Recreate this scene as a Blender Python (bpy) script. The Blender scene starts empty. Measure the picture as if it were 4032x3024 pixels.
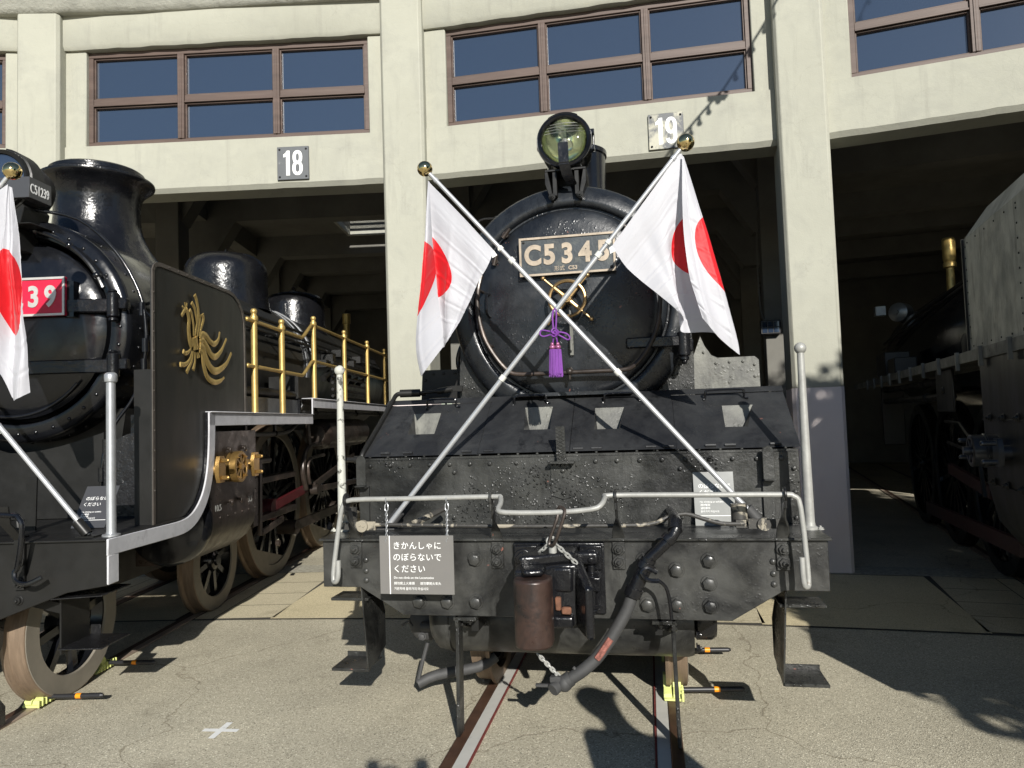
import bpy, bmesh, math, random
from mathutils import Vector, Matrix, Euler, noise
S = bpy.context.scene
COL = S.collection
R = math.radians
random.seed(7)

# ------------------------------------------------------------------ camera, sky, sun, exposure
cam_d = bpy.data.cameras.new('camera')
cam_d.sensor_width = 36.0
cam_d.lens = 25.0
cam_d.clip_start = 0.05
cam_d.clip_end = 500
cam = bpy.data.objects.new('camera', cam_d)
COL.objects.link(cam)
PITCH, ROLL = math.atan(145.5/2800), 0.033
_f = Vector((0, math.cos(PITCH), math.sin(PITCH)))
_r = Vector((1, 0, 0))
_u = _r.cross(_f)
_R = math.cos(ROLL)*_r - math.sin(ROLL)*_u
_U = math.sin(ROLL)*_r + math.cos(ROLL)*_u
M = Matrix.Identity(4)
for i in range(3):
    M[i][0], M[i][1], M[i][2] = _R[i], _U[i], -_f[i]
M[2][3] = 1.705
cam.matrix_world = M
S.camera = cam

SUN_AZ, SUN_EL = -11.0, 24.6          # the way the light travels, degrees clockwise from +Y
world = bpy.data.worlds.new('World')
S.world = world
world.use_nodes = True
wn = world.node_tree.nodes
sky = wn.new('ShaderNodeTexSky')
sky.sky_type = 'NISHITA'
sky.sun_disc = False
sky.sun_elevation = R(SUN_EL)
sky.sun_rotation = R(180 + SUN_AZ)
sky.air_density = 1.0
sky.dust_density = 0.2
sky.ozone_density = 3.0
world.node_tree.links.new(sky.outputs[0], wn['Background'].inputs[0])
wn['Background'].inputs[1].default_value = 0.062
sun_d = bpy.data.lights.new('sun', 'SUN')
sun_d.energy = 4.8
sun_d.angle = R(0.5)
sun_d.color = (1.0, 0.965, 0.90)
sun = bpy.data.objects.new('sun', sun_d)
COL.objects.link(sun)
_sd = Vector((math.sin(R(SUN_AZ))*math.cos(R(SUN_EL)), math.cos(R(SUN_AZ))*math.cos(R(SUN_EL)), -math.sin(R(SUN_EL))))
sun.rotation_euler = _sd.to_track_quat('-Z', 'Y').to_euler()
sun.location = (3, -20, 12)
S.view_settings.view_transform = 'Standard'
S.view_settings.look = 'None'
S.view_settings.exposure = 0.42
S.view_settings.gamma = 1.0

# ------------------------------------------------------------------ helpers
class G:
    """collects shapes for one mesh"""
    def __init__(s):
        s.v, s.f, s.uv = [], [], None
    def add(s, vs, fs):
        k = len(s.v)
        s.v += [tuple(v) for v in vs]
        s.f += [tuple(i+k for i in f) for f in fs]
        return s
    def box(s, x0, x1, y0, y1, z0, z1):
        vs = [(x, y, z) for z in (z0, z1) for y in (y0, y1) for x in (x0, x1)]
        return s.add(vs, [(0, 2, 3, 1), (4, 5, 7, 6), (0, 1, 5, 4), (2, 6, 7, 3), (0, 4, 6, 2), (1, 3, 7, 5)])
    def prism(s, poly, axis, a0, a1):
        n = len(poly)
        def p(q, a):
            return {'x': (a, q[0], q[1]), 'y': (q[0], a, q[1]), 'z': (q[0], q[1], a)}[axis]
        vs = [p(q, a0) for q in poly] + [p(q, a1) for q in poly]
        fs = [tuple(range(n)), tuple(range(2*n-1, n-1, -1))]
        fs += [(i, (i+1) % n, n+(i+1) % n, n+i) for i in range(n)]
        return s.add(vs, fs)
    def cyl(s, p0, p1, r0, r1=None, n=16, cap=True):
        p0, p1 = Vector(p0), Vector(p1)
        r1 = r0 if r1 is None else r1
        d = (p1-p0).normalized()
        a = d.orthogonal().normalized()
        b = d.cross(a)
        vs = []
        for p, r in ((p0, r0), (p1, r1)):
            vs += [p + r*(math.cos(2*math.pi*i/n)*a + math.sin(2*math.pi*i/n)*b) for i in range(n)]
        fs = [(i, (i+1) % n, n+(i+1) % n, n+i) for i in range(n)]
        if cap:
            fs += [tuple(range(n-1, -1, -1)), tuple(range(n, 2*n))]
        return s.add(vs, fs)
    def lathe(s, prof, o=(0, 0, 0), axis=(0, 0, 1), n=32, a0=0.0, a1=360.0):
        o, d = Vector(o), Vector(axis).normalized()
        a = Vector((1, 0, 0)) if abs(d.x) < .9 else Vector((0, 1, 0))
        a = (a - d*a.dot(d)).normalized()
        b = d.cross(a)
        full = abs(a1-a0) > 359
        m = n if full else n+1
        vs = []
        for r, h in prof:
            for i in range(m):
                t = R(a0 + (a1-a0)*i/n)
                vs.append(o + d*h + r*(math.cos(t)*a + math.sin(t)*b))
        fs = []
        for k in range(len(prof)-1):
            for i in range(n):
                j = (i+1) % m
                fs.append((k*m+i, k*m+j, (k+1)*m+j, (k+1)*m+i))
        return s.add(vs, fs)
    def sph(s, c, r, n=16, sq=(1, 1, 1)):
        k = n//2
        prof = [(r*math.sin(math.pi*i/k), -r*math.cos(math.pi*i/k)) for i in range(k+1)]
        g = G().lathe(prof, (0, 0, 0), (0, 0, 1), n)
        return s.add([(c[0]+v[0]*sq[0], c[1]+v[1]*sq[1], c[2]+v[2]*sq[2]) for v in g.v], g.f)
    def tube(s, pts, r, n=8, smooth=0, closed=False, cap=True, taper=None):
        pts = [Vector(p) for p in pts]
        if smooth:
            q = []
            m = len(pts)
            for i in range(m if closed else m-1):
                p0 = pts[i-1] if (i > 0 or closed) else pts[0]
                p1, p2 = pts[i], pts[(i+1) % m]
                p3 = pts[(i+2) % m] if (closed or i+2 < m) else pts[-1]
                for k in range(smooth):
                    t = k/smooth
                    q.append(.5*((2*p1) + (p2-p0)*t + (2*p0-5*p1+4*p2-p3)*t*t + (3*p1-p0-3*p2+p3)*t**3))
            if not closed:
                q.append(pts[-1])
            pts = q
        m = len(pts)
        vs = []
        up = None
        for i, p in enumerate(pts):
            a = pts[(i+1) % m] if (closed or i+1 < m) else p
            b = pts[i-1] if (closed or i > 0) else p
            d = (a-b)
            d = d.normalized() if d.length > 1e-9 else Vector((0, 0, 1))
            if up is None:
                up = d.orthogonal().normalized()
            up = (up - d*up.dot(d))
            up = up.normalized() if up.length > 1e-6 else d.orthogonal().normalized()
            w = d.cross(up)
            rr = r if taper is None else r*taper(i/(m-1))
            vs += [p + rr*(math.cos(2*math.pi*k/n)*up + math.sin(2*math.pi*k/n)*w) for k in range(n)]
        fs = []
        for i in range(m if closed else m-1):
            for k in range(n):
                j = (i+1) % m
                fs.append((i*n+k, i*n+(k+1) % n, j*n+(k+1) % n, j*n+k))
        if cap and not closed:
            fs += [tuple(range(n-1, -1, -1)), tuple(range((m-1)*n, m*n))]
        return s.add(vs, fs)
    def torus(s, c, axis, R0, r, n=32, k=8):
        d = Vector(axis).normalized()
        a = d.orthogonal().normalized()
        b = d.cross(a)
        c = Vector(c)
        return s.tube([c + R0*(math.cos(2*math.pi*i/n)*a + math.sin(2*math.pi*i/n)*b) for i in range(n)], r, k, closed=True)
    def hexb(s, p, d, r, h, washer=True):
        p, d = Vector(p), Vector(d).normalized()
        if washer:
            s.cyl(p, p + d*h*.2, r*1.25, n=14)
        s.cyl(p, p + d*h*.85, r, n=6)
        s.cyl(p + d*h*.85, p + d*h, r*.9, r*.62, n=6)
        return s
    def nut(s, p, d, r):
        p, d = Vector(p), Vector(d).normalized()
        s.cyl(p, p+d*r*.3, r*1.35, n=14)
        s.cyl(p, p+d*r*.9, r, n=6)
        s.cyl(p, p+d*r*1.5, r*.5, r*.4, n=10)
        return s
    def rivet(s, p, d, r):
        p, d = Vector(p), Vector(d).normalized()
        return s.lathe([(r, -.002), (r*.92, r*.3), (r*.6, r*.6), (0.0001, r*.72)], p, d, 10)
    def bar(s, pts, w, t):
        """flat bar: w, t are vectors for the half width and half thickness"""
        w, t = Vector(w), Vector(t)
        vs = []
        for p in pts:
            p = Vector(p)
            vs += [p-w-t, p+w-t, p+w+t, p-w+t]
        fs = [(0, 3, 2, 1)]
        for i in range(len(pts)-1):
            for k in range(4):
                fs.append((i*4+k, i*4+(k+1) % 4, i*4+4+(k+1) % 4, i*4+4+k))
        n = (len(pts)-1)*4
        fs.append((n, n+1, n+2, n+3))
        return s.add(vs, fs)
    def band(s, yz, x0, x1, th, side=1):
        """strip following a (y, z) path, between x0 and x1, th thick on one side"""
        n = len(yz)
        off = []
        for i in range(n):
            a = Vector(yz[min(i+1, n-1)]) - Vector(yz[max(i-1, 0)])
            a.normalize()
            off.append(Vector(yz[i]) + side*th*Vector((a.y, -a.x)))
        return s.prism(list(yz) + [tuple(p) for p in reversed(off)], 'x', x0, x1)

def make(name, g, mat, parent=None, bevel=0.0, ang=38, seg=1):
    me = bpy.data.meshes.new(name)
    me.from_pydata(g.v, [], g.f)
    if g.uv:
        uvl = me.uv_layers.new(name='UVMap')
        for lp in me.loops:
            uvl.data[lp.index].uv = g.uv[lp.vertex_index]
    bm = bmesh.new()
    bm.from_mesh(me)
    bmesh.ops.recalc_face_normals(bm, faces=bm.faces)
    bm.to_mesh(me)
    bm.free()
    me.polygons.foreach_set('use_smooth', [True]*len(me.polygons))
    me.set_sharp_from_angle(angle=R(ang))
    me.materials.append(mat)
    o = bpy.data.objects.new(name, me)
    COL.objects.link(o)
    if parent:
        o.parent = parent
    if bevel:
        b = o.modifiers.new('bevel', 'BEVEL')
        b.width = bevel
        b.segments = seg
        b.limit_method = 'ANGLE'
        b.angle_limit = R(40)
    return o

def tag(o, label, cat, group=None):
    o['label'] = label
    o['category'] = cat
    if group:
        o['group'] = group
    return o

def struct(o):
    o['kind'] = 'structure'
    return o

def empty(name, loc=(0, 0, 0), rz=0.0):
    o = bpy.data.objects.new(name, None)
    COL.objects.link(o)
    o.location = loc
    o.rotation_euler = (0, 0, rz)
    return o

def copy_tree(o, parent=None):
    c = o.copy()
    COL.objects.link(c)
    c.parent = parent
    for ch in o.children:
        copy_tree(ch, c)
    return c

def text(name, body, size, mat, parent, loc, rot=(90, 0, 0), ext=0.0012, align='LEFT', bold=0.0, sx=1.0, space=1.0):
    cu = bpy.data.curves.new(name, 'FONT')
    cu.body = body
    cu.size = size
    cu.extrude = ext
    cu.align_x = align
    cu.offset = bold
    cu.space_character = space
    t = bpy.data.objects.new(name, cu)
    COL.objects.link(t)
    dg = bpy.context.evaluated_depsgraph_get()
    dg.update()
    me = bpy.data.meshes.new_from_object(t.evaluated_get(dg))
    bpy.data.objects.remove(t)
    me.materials.clear()
    me.materials.append(mat)
    o = bpy.data.objects.new(name, me)
    COL.objects.link(o)
    o.parent = parent
    o.location = loc
    o.rotation_euler = [R(a) for a in rot]
    o.scale = (sx, 1, 1)
    return o

def join_text(name, parts, mat, parent):
    """several text lines as one lettering mesh; parts: dicts for text()"""
    bm = bmesh.new()
    for p in parts:
        q = {k: v for k, v in p.items() if k != 'name'}
        o = text('line', mat=mat, parent=None, **q)
        mw = Matrix.LocRotScale(o.location, o.rotation_euler, o.scale)
        me = o.data
        me.transform(mw)
        bm.from_mesh(me)
        bpy.data.objects.remove(o)
    me = bpy.data.meshes.new(name)
    bm.to_mesh(me)
    bm.free()
    me.materials.append(mat)
    o = bpy.data.objects.new(name, me)
    COL.objects.link(o)
    o.parent = parent
    return o

def crom(p, t):
    """Catmull-Rom through a list of tuples, t in 0..len-1"""
    n = len(p)
    i = min(int(t), n-2)
    f = t-i
    p0, p1, p2, p3 = p[max(i-1, 0)], p[i], p[i+1], p[min(i+2, n-1)]
    return tuple(.5*(2*b + (c-a)*f + (2*a-5*b+4*c-d)*f*f + (3*b-a-3*c+d)*f**3) for a, b, c, d in zip(p0, p1, p2, p3))

# ------------------------------------------------------------------ materials
def nodes(name):
    m = bpy.data.materials.new(name)
    m.use_nodes = True
    nt = m.node_tree
    return m, nt, nt.nodes['Principled BSDF']

def pbr(name, col, rough=.5, metal=0.0, var=0.0, vs=3.0, col2=None, c2=(.55, .7), s2=6.0, rvar=0.0, bump=0.0, bs=60.0, bdist=.004,
        bump2=0.0, bs2=8.0, spec=.5, stretch=None, coat=0.0, detail=6.0, streak=None, crack=None):
    m, nt, p = nodes(name)
    N, L = nt.nodes, nt.links
    tc = N.new('ShaderNodeTexCoord')
    mp = N.new('ShaderNodeMapping')
    L.new(tc.outputs['Object'], mp.inputs[0])
    if stretch:
        mp.inputs['Scale'].default_value = stretch
    p.inputs['Metallic'].default_value = metal
    p.inputs['Roughness'].default_value = rough
    p.inputs['Specular IOR Level'].default_value = spec
    p.inputs['Coat Weight'].default_value = coat
    p.inputs['Coat Roughness'].default_value = .15
    cur = None
    def nz(scale, det=detail, dist=0.0):
        n = N.new('ShaderNodeTexNoise')
        n.inputs['Scale'].default_value = scale
        n.inputs['Detail'].default_value = det
        n.inputs['Roughness'].default_value = .62
        n.inputs['Distortion'].default_value = dist
        L.new(mp.outputs[0], n.inputs['Vector'])
        return n
    rgb = N.new('ShaderNodeRGB')
    rgb.outputs[0].default_value = (*col, 1)
    cur = rgb.outputs[0]
    if var:
        n = nz(vs)
        rp = N.new('ShaderNodeValToRGB')
        rp.color_ramp.elements[0].position = .3
        rp.color_ramp.elements[1].position = .7
        rp.color_ramp.elements[0].color = (*[max(0, c*(1-var)) for c in col], 1)
        rp.color_ramp.elements[1].color = (*[min(1, c*(1+var)) for c in col], 1)
        L.new(n.outputs['Fac'], rp.inputs[0])
        cur = rp.outputs[0]
    if col2:
        n = nz(s2, 8, .4)
        rp = N.new('ShaderNodeValToRGB')
        rp.color_ramp.elements[0].position, rp.color_ramp.elements[1].position = c2
        mx = N.new('ShaderNodeMix')
        mx.data_type = 'RGBA'
        L.new(n.outputs['Fac'], rp.inputs[0])
        L.new(rp.outputs[0], mx.inputs[0])
        L.new(cur, mx.inputs[6])
        mx.inputs[7].default_value = (*col2, 1)
        cur = mx.outputs[2]
    if streak:
        m2 = N.new('ShaderNodeMapping')
        m2.inputs['Scale'].default_value = (1, 1, .09)
        L.new(tc.outputs['Object'], m2.inputs[0])
        n = N.new('ShaderNodeTexNoise')
        n.inputs['Scale'].default_value = 7
        n.inputs['Detail'].default_value = 7
        n.inputs['Roughness'].default_value = .7
        L.new(m2.outputs[0], n.inputs['Vector'])
        rp = N.new('ShaderNodeValToRGB')
        rp.color_ramp.elements[0].position, rp.color_ramp.elements[1].position = .54, .78
        rp.color_ramp.elements[1].color = (.75, .75, .75, 1)
        mx = N.new('ShaderNodeMix')
        mx.data_type = 'RGBA'
        L.new(n.outputs['Fac'], rp.inputs[0])
        L.new(rp.outputs[0], mx.inputs[0])
        L.new(cur, mx.inputs[6])
        mx.inputs[7].default_value = (*streak, 1)
        cur = mx.outputs[2]
    if crack:
        nw = nz(2.5, 5)
        va = N.new('ShaderNodeVectorMath')
        va.operation = 'MULTIPLY_ADD'
        va.inputs[1].default_value = (.5, .5, .5)
        L.new(nw.outputs['Color'], va.inputs[0])
        L.new(tc.outputs['Object'], va.inputs[2])
        vo = N.new('ShaderNodeTexVoronoi')
        vo.feature = 'DISTANCE_TO_EDGE'
        vo.inputs['Scale'].default_value = .9
        L.new(va.outputs[0], vo.inputs['Vector'])
        rp = N.new('ShaderNodeValToRGB')
        rp.color_ramp.elements[0].position, rp.color_ramp.elements[1].position = .0, .004
        rp.color_ramp.elements[0].color, rp.color_ramp.elements[1].color = (.22, .22, .22, 1), (0, 0, 0, 1)
        mx = N.new('ShaderNodeMix')
        mx.data_type = 'RGBA'
        L.new(vo.outputs['Distance'], rp.inputs[0])
        L.new(rp.outputs[0], mx.inputs[0])
        L.new(cur, mx.inputs[6])
        mx.inputs[7].default_value = (*crack, 1)
        cur = mx.outputs[2]
    L.new(cur, p.inputs['Base Color'])
    if rvar:
        n = nz(vs*2.3)
        mr = N.new('ShaderNodeMapRange')
        mr.inputs[1].default_value, mr.inputs[2].default_value = .3, .7
        mr.inputs[3].default_value, mr.inputs[4].default_value = max(.03, rough-rvar), min(1, rough+rvar)
        L.new(n.outputs['Fac'], mr.inputs[0])
        L.new(mr.outputs[0], p.inputs['Roughness'])
    prev = None
    for st, sc, ds in ((bump, bs, bdist), (bump2, bs2, bdist*4)):
        if st:
            n = nz(sc, 4)
            b = N.new('ShaderNodeBump')
            b.inputs['Strength'].default_value = st
            b.inputs['Distance'].default_value = ds
            L.new(n.outputs['Fac'], b.inputs['Height'])
            if prev:
                L.new(prev, b.inputs['Normal'])
            prev = b.outputs[0]
    if prev:
        L.new(prev, p.inputs['Normal'])
    return m

MT = {}
MT['concrete'] = pbr('cream_concrete', (.375, .372, .310), .85, var=.08, vs=1.1, col2=(.315, .313, .268), c2=(.48, .78), s2=2.2, streak=(.28, .275, .235), crack=(.21, .20, .17), bump=.35, bs=85, bdist=.004, bump2=.25, bs2=7, spec=.2)
MT['concrete_rough'] = pbr('rough_render', (.36, .357, .31), .9, var=.15, vs=4, bump=.8, bs=70, bdist=.008, bump2=.4, bs2=14, spec=.15)
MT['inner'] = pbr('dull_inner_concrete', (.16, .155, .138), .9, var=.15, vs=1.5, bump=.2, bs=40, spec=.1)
MT['pinkpaint'] = pbr('pink_beige_paint', (.74, .66, .64), .8, var=.06, vs=1.5, bump=.3, bs=80, spec=.2)
MT['frame'] = pbr('brown_window_frame', (.085, .056, .044), .55, var=.2, vs=3, col2=(.13, .092, .074), c2=(.5, .8), s2=5, bump=.1, bs=90, stretch=(.3, 1, 4))
MT['black'] = pbr('gloss_black_paint', (.006, .0065, .008), .19, var=.3, vs=5, rvar=.09, bump=.12, bs=38, bdist=.003, bump2=.10, bs2=9, spec=.5, coat=.15)
MT['black_cast'] = pbr('lumpy_black_paint', (.007, .0072, .0085), .22, var=.3, vs=5, rvar=.1, bump=.32, bs=34, bdist=.005, bump2=.3, bs2=11, spec=.5)
MT['crinkle'] = pbr('crinkled_black_paint', (.012, .012, .013), .24, var=.3, vs=5, rvar=.06, bump=1.0, bs=26, bdist=.012, spec=.5, stretch=(1, 1, .6))
MT['bronzed'] = pbr('brown_brass', (.40, .25, .085), .33, metal=.8, var=.2, vs=10, rvar=.08)
MT['satin'] = pbr('satin_black_paint', (.012, .0118, .011), .42, var=.3, vs=3, rvar=.12, bump=.08, bs=60, spec=.32)
MT['deflector'] = pbr('smooth_dark_green_black', (.017, .0168, .0148), .4, var=.12, vs=2, rvar=.08, col2=(.030, .027, .021), c2=(.45, .75), s2=1.6, bump=.05, bs=30, stretch=(1, 1.6, .5))
MT['silver'] = pbr('silver_edge_paint', (.52, .52, .54), .5, metal=.1, var=.12, vs=6, col2=(.36, .36, .37), c2=(.55, .75), s2=9, bump=.35, bs=30, bdist=.005)
MT['alu'] = pbr('brushed_aluminium', (.56, .57, .58), .33, metal=.55, var=.06, vs=8, bump=.03, bs=150)
MT['galv'] = pbr('grey_white_paint', (.32, .32, .30), .45, metal=.15, var=.15, vs=14, col2=(.17, .14, .11), c2=(.66, .74), s2=16, bump=.2, bs=60)
MT['worn'] = pbr('worn_white_paint', (.46, .46, .41), .55, var=.1, vs=10, col2=(.07, .07, .06), c2=(.56, .62), s2=20, bump=.3, bs=50)
MT['steelpost'] = pbr('bare_silver_post', (.40, .41, .42), .38, metal=.6, var=.12, vs=14, bump=.1, bs=70)
MT['brass'] = pbr('polished_brass', (.70, .50, .18), .34, metal=.75, var=.12, vs=9, rvar=.08, bump=.03, bs=60)
MT['brasspaint'] = pbr('yellow_brass_rail', (.50, .35, .12), .40, metal=.6, var=.15, vs=12, bump=.08, bs=60)
MT['gold'] = pbr('gold_ball', (.80, .62, .30), .07, metal=1.0)
MT['bronze'] = pbr('dull_bronze', (.34, .23, .11), .38, metal=.85, var=.2, vs=14)
MT['rust'] = pbr('brown_worn_iron', (.050, .030, .024), .34, metal=.25, var=.3, vs=7, col2=(.016, .015, .015), c2=(.50, .66), s2=7, rvar=.1, bump=.3, bs=30, bdist=.005)
MT['orange'] = pbr('orange_rust', (.17, .075, .042), .8, var=.5, vs=20, bump=.3, bs=60)
MT['redbrown'] = pbr('dark_red_paint', (.075, .008, .011), .4, var=.3, vs=7)
MT['oily'] = pbr('oily_brown_steel', (.035, .027, .022), .36, metal=.3, var=.5, vs=5, col2=(.11, .08, .065), c2=(.52, .78), s2=4, rvar=.12, bump=.15, bs=30)
MT['rim'] = pbr('painted_wheel_rim', (.20, .18, .145), .6, var=.15, vs=5, bump=.1, bs=60)
MT['tread'] = pbr('rusty_wheel_tread', (.20, .145, .10), .5, metal=.25, var=.25, vs=6, bump=.15, bs=80, stretch=(9, 1, 1))
MT['rubber'] = pbr('grey_rubber', (.045, .045, .045), .65, var=.25, vs=9, bump=.15, bs=70)
MT['rail'] = pbr('rusty_rail_top', (.075, .038, .023), .55, metal=.2, var=.35, vs=6, col2=(.13, .10, .06), c2=(.58, .72), s2=3, bump=.2, bs=80)
MT['railpale'] = pbr('worn_pale_rail', (.35, .28, .22), .5, metal=.3, var=.2, vs=4)
MT['guard'] = pbr('pale_concrete_strip', (.48, .47, .43), .8, var=.1, vs=4, col2=(.26, .26, .25), c2=(.60, .66), s2=4, bump=.2, bs=60)
MT['redline'] = pbr('red_joint', (.16, .03, .025), .8, var=.4, vs=20)
MT['whitepaint'] = pbr('white_road_paint', (.78, .78, .75), .8, var=.06, vs=8, col2=(.5, .5, .46), c2=(.62, .74), s2=30, bump=.3, bs=120)
MT['letter'] = pbr('white_lettering', (.82, .82, .80), .5)
MT['signgrey'] = pbr('warm_grey_sign', (.165, .158, .148), .35, var=.03, vs=4)
MT['signdark'] = pbr('dark_grey_sign', (.055, .056, .06), .3, var=.03, vs=4)
MT['signpale'] = pbr('weathered_pale_sign', (.20, .205, .195), .32, var=.18, vs=5)
MT['plate'] = pbr('number_board_grey', (.10, .105, .11), .5, var=.1, vs=6, col2=(.26, .27, .26), c2=(.64, .8), s2=7, bump=.1, bs=60)
MT['platefaded'] = pbr('faded_number_board', (.085, .09, .095), .5, var=.2, vs=6, col2=(.40, .385, .30), c2=(.47, .60), s2=5, bump=.1, bs=60)
MT['blackplate'] = pbr('worn_black_plate', (.030, .038, .044), .42, var=.3, vs=8, col2=(.10, .105, .09), c2=(.5, .8), s2=14, bump=.3, bs=60)
MT['plateletter'] = pbr('tan_brass_letter', (.36, .30, .23), .5, metal=.25, var=.2, vs=14, col2=(.24, .19, .14), c2=(.55, .75), s2=18, bump=.2, bs=60)
MT['redplate'] = pbr('crimson_plate', (.52, .012, .045), .4, var=.12, vs=12, bump=.1, bs=60)
MT['silverletter'] = pbr('silver_letter', (.62, .60, .56), .4, metal=.5, var=.1, vs=14)
MT['purple'] = pbr('purple_cord', (.16, .035, .26), .65, var=.25, vs=30, bump=.5, bs=220, bdist=.002, stretch=(1, 1, .15))
MT['yellow'] = pbr('lime_yellow_plastic', (.58, .62, .22), .5, var=.08, vs=14)
MT['amber'] = pbr('amber_band', (.85, .28, .01), .4)
MT['plasticblack'] = pbr('black_plastic', (.02, .02, .022), .4)
MT['skin'] = pbr('skin', (.45, .28, .2), .55)
MT['coatcloth'] = pbr('dark_coat', (.03, .035, .05), .85, var=.2, vs=8)
MT['trouser'] = pbr('grey_trousers', (.07, .07, .075), .85, var=.2, vs=8)
MT['hair'] = pbr('black_hair', (.012, .01, .009), .5)
MT['leaf'] = pbr('evergreen_leaf', (.045, .085, .025), .5, var=.4, vs=3)
MT['bark'] = pbr('grey_bark', (.11, .085, .065), .9, var=.3, vs=6, bump=.6, bs=20, bdist=.02)
MT['checker'] = pbr('grey_tread_plate', (.085, .088, .09), .42, metal=.2, var=.3, vs=10, bump=.8, bs=45, bdist=.006)
MT['lampglow'] = None
m, nt, p = nodes('lit_lamp_face')
p.inputs['Base Color'].default_value = (.9, .9, .9, 1)
p.inputs['Emission Color'].default_value = (1, .97, .9, 1)
p.inputs['Emission Strength'].default_value = 2.2
MT['lampglow'] = m
m, nt, p = nodes('dark_window_glass')
p.inputs['Base Color'].default_value = (.026, .040, .068, 1)  # blue base tone stands in for part of the sky reflection
p.inputs['Roughness'].default_value = .06
p.inputs['IOR'].default_value = 2.1
tc = nt.nodes.new('ShaderNodeTexCoord')
nz = nt.nodes.new('ShaderNodeTexNoise')
nz.inputs['Scale'].default_value = 1.3
bp = nt.nodes.new('ShaderNodeBump')
bp.inputs['Strength'].default_value = .02
bp.inputs['Distance'].default_value = .02
nt.links.new(tc.outputs['Object'], nz.inputs[0])
nt.links.new(nz.outputs[0], bp.inputs['Height'])
nt.links.new(bp.outputs[0], p.inputs['Normal'])
MT['glass'] = m
m, nt, p = nodes('lamp_lens_glass')
p.inputs['Base Color'].default_value = (1, 1, .985, 1)
p.inputs['Roughness'].default_value = .02
p.inputs['Transmission Weight'].default_value = 1.0
p.inputs['IOR'].default_value = 1.3
MT['lens'] = m
m, nt, p = nodes('lamp_reflector')
p.inputs['Base Color'].default_value = (.66, .71, .54, 1)
p.inputs['Metallic'].default_value = 1
p.inputs['Roughness'].default_value = .12
MT['reflector'] = m

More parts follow.
